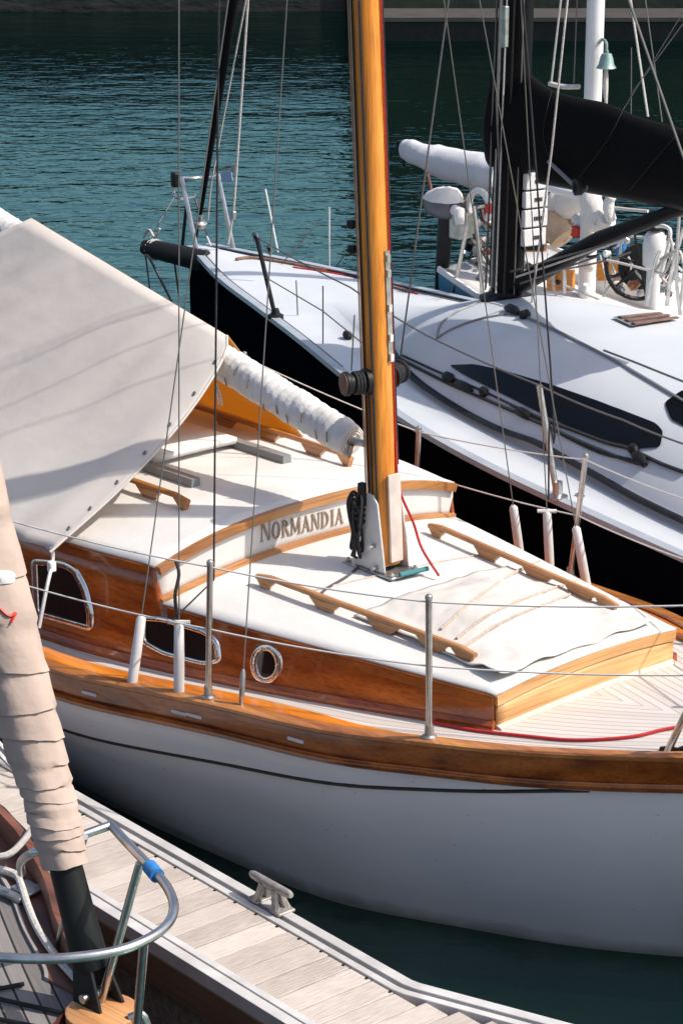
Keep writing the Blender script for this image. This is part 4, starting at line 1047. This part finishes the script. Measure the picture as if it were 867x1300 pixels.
# rails and posts at the stern and along the side
def kp(px, py, y): return K.y(px, py, y)
mb = MB()
for pts, y, r in (([(575, 372), (590, 300), (592, 270)], -.55, .013), ([(612, 372), (606, 300), (601, 262)], -.6, .013), ([(640, 340), (634, 290), (632, 262)], .3, .013),
                  ([(592, 270), (612, 262), (640, 262)], -.3, .012), ([(560, 340), (585, 262), (600, 258)], -.2, .011), ([(575, 300), (600, 298), (640, 300)], -.1, .010)):
    mb.tube(smooth([kp(*p, y) for p in pts]), r, 8)
mb.build('stern_rail', STEEL, RK_)
for pts, y, r, m_ in (([(846, 388), (852, 345), (867, 290)], -.8, .012, STEEL), ([(820, 388), (832, 330), (838, 318)], -.8, .010, STEEL), ([(862, 388), (867, 360), (870, 300)], -.6, .012, STEEL),
                      ([(716, 372), (716, 340), (712, 330)], -.6, .012, STEEL), ([(863, 400), (858, 350), (862, 268)], -.9, .01, STEEL)):
    wire('rail_post', smooth([kp(*p, y) for p in pts], 4), r, m_, RK_, 8)
for pts, y, r, m_ in (([(775, 263), (800, 266), (822, 268)], -.1, .010, ROPEW), ([(770, 330), (800, 337), (845, 349)], -.8, .008, ROPEW), ([(700, 345), (760, 333), (800, 320)], -.6, .006, WIRE),
                      ([(715, 362), (740, 372), (760, 380)], -.6, .008, ROPEW), ([(600, 297), (612, 320), (640, 372)], -.5, .006, BLACK), ([(780, 300), (820, 302), (855, 310)], -.3, .009, PVC),
                      ([(830, 345), (848, 325), (856, 345), (848, 360), (838, 350)], -.75, .011, ROPEW), ([(838, 330), (860, 318), (867, 335)], -.75, .011, ROPEW), ([(850, 300), (853, 322), (840, 352)], -.75, .009, ROPEW)):
    wire('rail_rope', smooth([kp(*p, y) for p in pts], 5), r, m_, RK_, 6)
# winches on the cockpit coaming
for px, py, m_ in ((760, 366, P('blue_winch', (.10, .2, .30), rough=.35, metal=.4)), (830, 375, CHROME), (660, 372, CHROME)):
    c = K.z(px, py + 8, 1.05); MB().lathe(c, (0, 0, 1), [(0, .065), (.05, .06), (.07, .045), (.12, .045), (.15, .06), (.17, .05), (.17, 0)], 16).build('winch', m_, RK_)
# sails stowed at the mast foot, white bundles
def bundle(name, pts, y, r, m_, fl=1.0):
    P_ = smooth([kp(*p, y) for p in pts], 5); n = len(P_)
    mb = MB().tube(P_, [r * (1 + .25 * noise.noise(V((i * .6, y * 3, r * 9)))) * (.5 if i in (0, n - 1) else 1) for i in range(n)], 12, fl=fl)
    return mb.build(name, m_, RK_, ang=80)
bundle('stowed_sail', [(742, 236), (752, 262), (762, 284), (770, 276)], -.1, .07, ROLL)
bundle('stowed_sail', [(776, 248), (772, 262), (776, 282)], -.12, .035, ROLL)
bundle('halyard_bundle', [(748, 262), (744, 300), (748, 345)], -.08, .04, ROLL)
bundle('stowed_sail', [(702, 250), (715, 258), (738, 250), (746, 240)], .2, .10, ROLL)
bundle('dodger', [(700, 268), (706, 290), (716, 306)], .15, .09, P('tan_canvas', (.55, .40, .28), (.42, .3, .2), ns=8, rough=.9))
bundle('fender', [(728, 275), (738, 284), (742, 292)], .0, .035, PVC)
bundle('red_strap', [(729, 300), (731, 294), (733, 288)], -.05, .03, RED)
bundle('blue_line', [(783, 318), (788, 314), (789, 308)], -.05, .03, BLUET)
def sheet(name, px, y, m_, th=.012):
    pl = [kp(*p, y) for p in px]; c = sum(pl, V()) / len(pl); mb = MB()
    rings = [[c + (p - c) * k + V((0, .03 * (1 - k * k), 0)) for p in pl] for k in (1, .75, .5, .25, .05)]
    mb.loft(rings, True, False); mb.f.append(tuple(range(len(mb.v) - len(pl), len(mb.v))))
    return mb.build(name, m_, RK_, ang=80, solid=th)
sheet('spray_cloth', [(699, 226), (733, 238), (742, 246), (738, 270), (732, 288), (716, 284), (699, 272)], .25, ROLL)
sheet('tan_cloth', [(697, 268), (712, 276), (722, 300), (716, 308), (698, 304)], .15, bpy.data.materials['tan_canvas'])
CLUT = [WHITE, STEELD, BLACK, PVC, BROWNF, STEEL, GREYP, MAHOG]
rr = random.Random(3)
def blk(px, py, y, r, m_, nm):
    c = kp(px, py, y); MB().lathe(c, (rr.uniform(-1, 1), rr.uniform(-1, 1), rr.uniform(.2, 1)), [(-r, .0), (-r * .9, r * .7), (-r * .2, r), (r * .3, r * .75), (r, r * .5), (r, 0)], 10).build(nm, m_, RK_)
for px, py in ((577, 262), (584, 250), (590, 262), (583, 275), (574, 281), (568, 287), (596, 256), (603, 285), (612, 305), (597, 312), (609, 330), (618, 318), (603, 345), (612, 352), (622, 340), (590, 285), (625, 300), (617, 285), (606, 318), (596, 335), (588, 322), (621, 362), (629, 325)):
    blk(px, py, rr.uniform(-.4, .1), rr.uniform(.018, .042), rr.choice(CLUT), 'rail_fitting')
for i in range(14):
    x0, y0 = rr.uniform(590, 628), rr.uniform(265, 330); x1, y1 = x0 + rr.uniform(-18, 22), y0 + rr.uniform(15, 70)
    wire('rail_rope', smooth([kp(x0, y0, -.2), kp((x0 + x1) / 2 + rr.uniform(-9, 9), (y0 + y1) / 2, -.25), kp(x1, min(y1, 372), -.2)], 4), rr.uniform(.004, .010), rr.choice([STEEL, ROPEW, BLACK, WIRE, BROWNF, PVC]), RK_)
for px, py in ((735, 320), (742, 312), (770, 322), (782, 300), (795, 305), (700, 335), (708, 358), (742, 366), (786, 368), (812, 372), (848, 372), (856, 330), (862, 352), (840, 365), (804, 362), (778, 345), (671, 338), (683, 352)):
    blk(px, py, rr.uniform(-.6, -.1), rr.uniform(.016, .040), rr.choice(CLUT), 'deck_fitting')
for i in range(20):
    x0, y0 = rr.uniform(690, 862), rr.uniform(290, 350); x1, y1 = x0 + rr.uniform(-35, 35), y0 + rr.uniform(5, 45)
    wire('cockpit_rope', smooth([kp(x0, y0, -.3), kp((x0 + x1) / 2 + rr.uniform(-9, 9), (y0 + y1) / 2 + 6, -.35), kp(x1, min(y1, 385), -.3)], 4), rr.uniform(.004, .010), rr.choice([STEEL, ROPEW, BLACK, ROPEW, BROWNF, PVC]), RK_)
# mizzen boom with white cover over the stern
cov3 = smooth([K.y(640, 224, 0), K.y(600, 216, 0), K.y(560, 206, 0), K.y(535, 196, 0), K.y(514, 189, 0)], 8)
n = len(cov3)
mb = MB().tube(cov3, [.122 * (1 + .14 * noise.noise(V((i * .35, 2, 2)))) * (1 - .50 * (i / (n - 1)) ** 1.6) for i in range(n)], 16, fl=1.0)
for i, v in enumerate(mb.v): v.z += .022 * noise.noise(V((v.x * 6, v.y * 9, v.z * 9)))
kcov = mb.build('mizzen_sail_cover', cloth('cover_white', (.62, .63, .66), (.5, .5, .52), w=.05, ns=4, bump=.01, bs=10), RK_, ang=80)
MB().box(K.y(510, 187, 0), (.07, .06, .09)).build('boom_end', BLACK, RK_, bev=.01)
wire('mizzen_sheet', [K.y(511, 192, 0), K.y(513, 212, 0)], .012, BLACK, RK_)
wire('mizzen_boom', [K.y(512, 188, 0), K.y(742, 250, 0)], .03, WHITE, RK_, 10)
# bell and its bracket on the mast
cb = K.y(769, 86, -.05)
bell = MB().lathe(cb, (0, 0, -1), [(-.11, .0), (-.105, .012), (-.09, .012), (-.085, .03), (-.06, .04), (-.02, .048), (0, .062), (.004, .058), (-.01, .04)], 20).build('bell', BRONZE, RK_)
MB().tube(smooth([K.y(758, 58, 0), K.y(764, 50, -.03), K.y(769, 55, -.05), K.y(769, 66, -.05)]), .010, 8).build('bell_bracket', BRONZE, bell)
MB().tube([K.y(769, 86, -.05), K.y(768, 110, -.05), K.y(769, 134, -.05)], [.012, .018, .008], 8).build('clapper_rope', ROPEW, bell)
# lines of the ketch
for a, b, r, m_ in (((797, -20), (822, 148), .011, ROPEW), ((715, -30), (699, 108), .010, ROPEW), ((733, -20), (728, 106), .006, WIRE), ((816, -20), (840, 155), .006, WIRE), ((870, 10), (790, 140), .005, WIRE), ((870, 25), (800, 120), .005, WIRE), ((801, 60), (800, 250), .005, WIRE)):
    wire('rigging_line', [K.y(*a, -.05), K.y(*b, -.05)], r * .7, m_, RK_)
wire('cleat_rope', smooth([K.y(697, 106, -.05), K.y(715, 110, -.05), K.y(735, 110, -.05)]), .016, ROPEW, RK_)
# outboard hung on the stern rail: its own thing
OB = root('outboard_motor', K, 'grey outboard motor under white cloth hung on the stern rail', 'outboard motor')
oc = K.y(562, 258, -.45)
rings = []
for h, wx, wy, dx in ((-.085, .10, .07, .03), (-.07, .125, .09, .01), (-.02, .145, .105, 0), (.03, .145, .105, 0)):
    rings.append([oc + V((dx + wx * cos(a) * (1 if abs(cos(a)) < .8 else .95), wy * sin(a), h)) for a in lin(0, 2 * pi, 24)[:-1]])
MB().loft(rings).build('cowling', COWL, OB, ang=50)
rings = [[oc + V((wx * cos(a) + dx, wy * sin(a), h + .012 * noise.noise(V((a * 2, h * 20, 1))))) for a in lin(0, 2 * pi, 24)[:-1]] for h, wx, wy, dx in ((.025, .156, .112, 0), (.06, .13, .10, .01), (.095, .08, .07, .03), (.11, .02, .02, .04))]
MB().loft(rings).build('cloth_cover', ROLL, OB, ang=70)
MB().tube([oc + V((.03, 0, -.08)), oc + V((.0, 0, -.45)), oc + V((-.02, 0, -.62))], [.040, .034, .026], 12, fl=1.5, up=(1, 0, 0)).build('shaft', BLACK, OB)
MB().lathe(oc + V((-.12, 0, -.68)), (1, 0, 0), [(0, .0), (.03, .03), (.16, .04), (.22, .02), (.22, 0)], 12).build('gearcase', BLACK, OB)
mb = MB()
for k in range(3): mb.box(oc + V((-.13, .05 * cos(k * 2.1), -.68 + .05 * sin(k * 2.1))), (.012, .04, .07), Matrix.Rotation(k * 2.1 - pi / 2, 3, 'X'))
mb.build('propeller', BLACK, OB, bev=.004)
MB().box(oc + V((.14, .03, -.13)), (.10, .14, .16)).build('clamp_bracket', STEELD, OB, bev=.01)
MB().tube([oc + V((.14, -.04, -.02)), oc + V((.19, -.05, -.02)), oc + V((.21, -.06, -.10))], [.035, .04, .03], 10).build('clamp_screw', PVC, OB)
MB().tube([oc + V((-.10, 0, .06)), oc + V((-.14, 0, .17))], .012, 8).build('tiller', BROWNF, OB)
lb = root('lifebuoy', K, 'white horseshoe lifebuoy with red band on the ketch stern rail', 'lifebuoy')
lc = K.y(609, 264, -.35)
MB().tube([lc + V((.09 * cos(t), -.01, .11 * sin(t))) for t in lin(-pi * .2, pi * 1.2, 18)], .022, 10).build('buoy', ROLL, lb)
MB().tube([lc + V((.09 * cos(t), -.012, .11 * sin(t))) for t in lin(-pi * .05, pi * .12, 4)], .026, 10).build('red_band', RED, lb)

# ================================================================== PONTOON
PD = -50.0
PT = Fr(-.5, 8.04, PD)                        # x along, y to the far edge (0), near edge at -PW
PW = .50; PZ = .50
RP = root('pontoon', PT, 'narrow weathered board pontoon with pale metal edges beside the white sailboat', 'pontoon')
XE = 1.16                                     # where the far edge splays out
mb = MB(); x = -4.0; bw_ = .112
while x < 3.2:
    j = random.uniform(-.0015, .0015)
    y1 = -.088 if x < XE else -.088 + (x - XE) * .38
    mb.box((x + bw_ / 2, (y1 - (PW - .088)) / 2, PZ - .016 + j), (bw_ - .006, y1 + PW - .088, .03)); x += bw_
mb.build('decking', BOARD, RP, ang=0, bev=.002)
def edge(name, pts, prof): return MB().sweep(pts, prof).build(name, ALU, RP, ang=30, bev=.002)
far = [V((-4, 0, PZ)), V((XE - .02, 0, PZ)), V((XE + .02, .008, PZ)), V((3.2, .008 + (3.2 - XE) * .38, PZ))]
near = [V((-4, -PW, PZ)), V((3.2, -PW, PZ))]
for pts, s in ((far, 1), (near, -1)):
    edge('edge_beam', [p + V((0, -s * .020, 0)) for p in pts], [(-.021, -.04), (.021, -.04), (.021, .012), (-.021, .012)])
    edge('edge_rail', [p + V((0, -s * .070, 0)) for p in pts], [(-.0145, -.06), (.0145, -.06), (.0145, .006), (-.0145, .006)])
MB().box((-.4, -PW + .022, PZ - .105), (7.2, .045, .125)).build('fender_board', wood('wet_board', (.10, .055, .03), (.20, .12, .07), 'x', coat=0, rough=.8), RP, bev=.004)
MB().box((-.4, -PW / 2, .22), (7.2, PW - .06, .26)).build('float', P('concrete_float', (.20, .18, .15), (.12, .11, .09), ns=30, rough=.95, bump=.01, bs=60), RP, bev=.01)
mb = MB()
for i in range(60):
    xx = -3.9 + i * .12
    if xx < XE: MB().lathe((xx, -.0935, PZ + .000), (0, 0, 1), [(0, .006), (.003, .005), (.0032, 0)], 6).build('screw', BLACK, RP)
# mooring cleat
p = PT.z(346, 1136, PZ)
CL = root('mooring_cleat', PT, 'grey metal mooring cleat standing on the pontoon edge', 'cleat')
cx = p.x + .075
CM = P('cast_cleat', (.42, .39, .36), (.28, .26, .24), ns=30, rough=.5, metal=.5, bump=.002, bs=60)
horn = MB().tube([V((cx - .115, -.02, PZ + .092)), V((cx - .10, -.02, PZ + .092)), V((cx, -.02, PZ + .088)), V((cx + .10, -.02, PZ + .092)), V((cx + .115, -.02, PZ + .092))], [.010, .015, .019, .015, .010], 14).build('horn', CM, CL)
for s in (-1, 1):
    for yy in (-.016, .016):
        MB().tube([V((cx + s * .058, -.02 + yy * 1.6, PZ + .012)), V((cx + s * .045, -.02 + yy * 1.1, PZ + .045)), V((cx + s * .036, -.02 + yy * .6, PZ + .084))], [.017, .013, .014], 8).build('leg', CM, CL)
    MB().box((cx + s * .062, -.02, PZ + .014), (.06, .075, .012)).build('foot', CM, CL, bev=.004)
# dark line on the boards
tb = PT
o = MB().tube(smooth([PT.z(x_, y_, PZ + .004) for x_, y_ in ((-30, 1010), (0, 1022), (18, 1040), (36, 1058), (52, 1075))], 5), .0055, 6).build('thin_black_rope', ROPEB)
o.matrix_world = PT.M
tag(o, 'thin black rope lying across the pontoon boards', 'rope')

# ================================================================== NEAR BOAT (bow only in view)
B = Fr(-.62, 6.05, -43)
RB = root('near_sailboat', B, 'bow of a teak decked sailboat with furled sand coloured headsail', 'sailboat')
railw = [(-3.6, 10.2), (-2.6, 9.15), (-1.75, 8.25), (-1.14, 7.31), (-.93, 6.85), (-.835, 6.49), (-.775, 6.30), (-.745, 6.19), (-.75, 6.11), (-.785, 6.03), (-.86, 5.88), (-1.1, 5.68), (-1.8, 5.70), (-3, 6.3), (-5.0, 7.6)]
ro = [B.I @ V((a, b, 1.0)) for a, b in railw]; ro = smooth(ro, 6); rt = ro[:45]
cen = V((-2.0, .0, 1.0))
def inset(p, d, z): 
    v = V((cen.x - p.x, cen.y - p.y, 0)).normalized(); return V((p.x + v.x * d, p.y + v.y * d, z))
MB().loft([[inset(p, 0, 1.03), inset(p, .0, .9), inset(p, .10, .5), inset(p, .35, WATER), inset(p, .6, -.2)] for p in ro], closed=False, cap=False).build('hull', P('dark_red_hull', (.075, .022, .015), (.12, .04, .03), ns=5, rough=.35, coat=.2), RB, ang=60)
# deck follows the rail
mb = MB(); dd = [0.0] + lin(.05, 1.6, 12)
mb.loft([[inset(p, d, 1.0) for d in dd] for p in ro], closed=False, cap=False)
mb.uv = [(0, 0)] * len(mb.v)
k = 0; L = 0
sA, sB = B.I @ V((-1.14, 7.31, 1)), B.I @ V((-.80, 6.30, 1)); sD = (sB - sA).normalized(); sN = V((sD.y, -sD.x, 0))
for i, p in enumerate(ro):
    if i: L += (p - ro[i - 1]).length
    for d in dd:
        q_ = mb.v[k]; mb.uv[k] = ((q_ - sA).dot(sD), (q_ - sA).dot(sN) + .035 * ((q_ - sA).dot(sD) - .9) ** 2); k += 1
mb.build('deck', GDECK, RB, ang=0)
MB().loft([[inset(p, -.005, 1.09), inset(p, .03, 1.09), inset(p, .035, 1.002), inset(p, -.005, 1.002)] for p in rt]).build('toe_rail', MAHOGR, RB, ang=30)
MB().loft([[inset(p, .036, 1.012), inset(p, .15, 1.010), inset(p, .15, 1.001), inset(p, .036, 1.001)] for p in rt]).build('waterway_board', MAHOGR, RB, ang=30)
MB().loft([[inset(p, .15, 1.012), inset(p, .168, 1.012), inset(p, .168, 1.001), inset(p, .15, 1.001)] for p in rt]).build('deck_margin', P('pale_margin', (.34, .31, .29), (.26, .24, .22), ns=8, rough=.7), RB, ang=30)
# bow platform with furler
c0 = B.z(130, 1281, 1.04)
plat = MB().lathe(c0 - V((0, 0, .035)), (0, 0, 1), [(0, .098), (.004, .104), (.03, .104), (.034, .098), (.034, 0)], 32).build('bow_platform', RAILW, RB)
MB().lathe(c0 - V((0, 0, .07)), (0, 0, 1), [(0, .10), (.008, .112), (.026, .112), (.032, .10), (.032, 0)], 32).build('platform_band', CHROME, plat)
MB().tube(smooth([c0 + V((.09, .02, .0)), c0 + V((.12, .05, -.0)), c0 + V((.13, .06, -.12)), c0 + V((.10, .05, -.2))]), .012, 8).build('bow_roller', STEEL, plat)
MB().tube([c0 + V((.09, -.02, -.05)), c0 + V((.11, -.02, -.16))], .03, 12).build('bow_roller', BLACK, plat)
fb = B.z(127, 1268, 1.05)
fdir = (B.I.to_3x3() @ V((-.335, .345, 1.3))).normalized()
fbk = B.z(135, 1248, 1.06)
fork = MB()
for s in (-1, 1):
    o_ = V((0, s * .045, 0))
    fork.prism([fb + o_ + V((-.06, -.004, -.03)), fb + o_ + V((.06, -.004, -.03)), fb + o_ * .6 + fdir * .13 + V((.035, -.004, 0)), fb + o_ * .6 + fdir * .13 + V((-.035, -.004, 0))], (0, .012, 0))
fork.build('furler_fork', BLACK, RB, bev=.003)
MB().tube([fb + fdir * .02 + V((0, -.06, 0)), fb + fdir * .02 + V((0, .06, 0))], .014, 10).build('furler_pin', STEEL, RB)
def fa(t): return fb + fdir * t
MB().tube([fa(.09), fa(.11), fa(.24), fa(.42)], [.048, .054, .049, .047], 22).build('furler_tube', BLACK, RB)
# furled sail, strips overlapping like tape
T0, T1 = .395, 3.6
seams = [0, .05, .092, .130, .165, .20, .245, .30, .375, .46, .575, .71, .85, 1.02, 1.22, 1.45, 1.7, 2.0, 2.4, 2.8, 3.3]
sx = fdir.cross(V((0, 0, 1))).normalized(); sz = sx.cross(fdir)
rad = tab([(0, .060), (.10, .068), (.3, .076), (.6, .088), (1.0, .098), (1.5, .112), (2.2, .125), (3.3, .13)])
rings = []
for i in range(len(seams) - 1):
    a0, a1 = seams[i], seams[i + 1]
    m_ = max(4, int((a1 - a0) / .03))
    for j in range(m_ + 1):
        k = j / m_; t = a0 + (a1 - a0) * k
        step = .0045 * (1 - k) * (1 if k > 0 else 1)
        if j == m_: step = -.002
        ring = []
        for q in range(32):
            an = 2 * pi * q / 32
            tilt = (.022 + .008 * sin(i * 2.7)) * cos(an + 2.2 + .5 * sin(i * 1.9)) * (1 if i > 0 else .2) + .006 * noise.noise(V((cos(an) * 2, sin(an) * 2, i)))
            r = rad(t) + step + .007 * noise.noise(V((t * 9, cos(an) * 1.7, sin(an) * 1.7))) + .004 * max(0, noise.noise(V((t * 5 + an, an * 3, 2))))  + .0035 * noise.noise(V((t * 30, cos(an) * 3, sin(an) * 3)))
            if j == 0: r += .001
            ring.append(fa(T0 + t + tilt) + (sx * cos(an) + sz * sin(an)) * r)
        rings.append(ring)
fs = MB().loft(rings).build('furled_sail', SAILB, RB, ang=50)
# white patch and red thread on the sail
TFs = bvh([fs])
patch(B, TFs, rpoly([(-6, 724), (14, 724), (21, 731), (17, 741), (0, 742), (-6, 742)], 5, 3), .004, 2).build('sail_patch', PVC, fs, ang=60)
d = drape(B, TFs, [(0, 772), (8, 780), (14, 782), (20, 778), (14, 790)], .004, 4)
if len(d) > 2: MB().tube(d, .004, 5).build('red_thread', RED, fs)
# pulpit
ZP = 1.50
pts = [B.z(28, 1108, 1.10), B.z(27, 1096, 1.28), B.z(36, 1086, 1.42), B.z(58, 1078, 1.46), B.z(100, 1062, 1.49), B.z(134, 1050, ZP), B.z(142, 1049, ZP), B.z(158, 1066, ZP), B.z(194, 1104, ZP), B.z(213, 1127, ZP), B.z(221, 1150, ZP), B.z(214, 1172, ZP), B.z(190, 1191, ZP), B.z(150, 1207, ZP), B.z(90, 1216, ZP), B.z(30, 1217, ZP), B.z(-40, 1212, ZP)]
pul = MB().tube(smooth(pts, 6), .0135, 12).build('pulpit', STEEL, RB)
for (x0, y0), (x1, y1), zb in (((178, 1096), (128, 1275), 1.03), ((183, 1196), (172, 1330), .98), ((107, 1062), (75, 1200), 1.02)):
    MB().tube([B.z(x0, y0, ZP - .005), B.z(x1, y1, zb)], .0125, 10).build('pulpit_leg', STEEL, pul)
tp_ = [B.z(190, 1100, ZP), B.z(200, 1112, ZP)]
MB().tube(tp_, [.021, .021], 14).build('blue_tape', BLUET, pul)
# ropes and deck gear
for nm, ps, z0, r, m_ in (('dock_line', [(-20, 1088), (10, 1085), (30, 1068), (45, 1045), (48, 1030)], 1.12, .011, P('grey_rope', (.40, .38, .36), (.28, .27, .26), ns=90, rough=.9)),
                          ('lashing_rope', [(-5, 1102), (20, 1110), (28, 1125), (36, 1150), (50, 1182), (75, 1218), (106, 1252)], 1.03, .012, ROPEW)):
    wire(nm, smooth([B.z(*p, z0) for p in ps], 6), r, m_, RB, 8)
for a_, b_ in (((-30, 905), (22, 968)), ((-30, 918), (20, 978))):
    wire('dock_line', sag(B.z(*a_, 1.25), B.z(*b_, 1.12), .01), .008, ROPEW, RB)
MB().box(B.z(14, 1136, 1.02), (.12, .03, .02)).build('deck_cleat', STEELD, RB, bev=.006)
MB().box(B.z(36, 1128, 1.02), (.09, .07, .012)).build('fairlead_plate', STEELD, RB, bev=.004)
for a_, b_ in (((-10, 1257), (31, 1249)), ((-10, 1266), (80, 1286)), ((-10, 1292), (80, 1310))):
    MB().tube([B.z(*a_, 1.012), B.z(*b_, 1.012)], .007, 8).build('deck_strap', BLACK, RB)
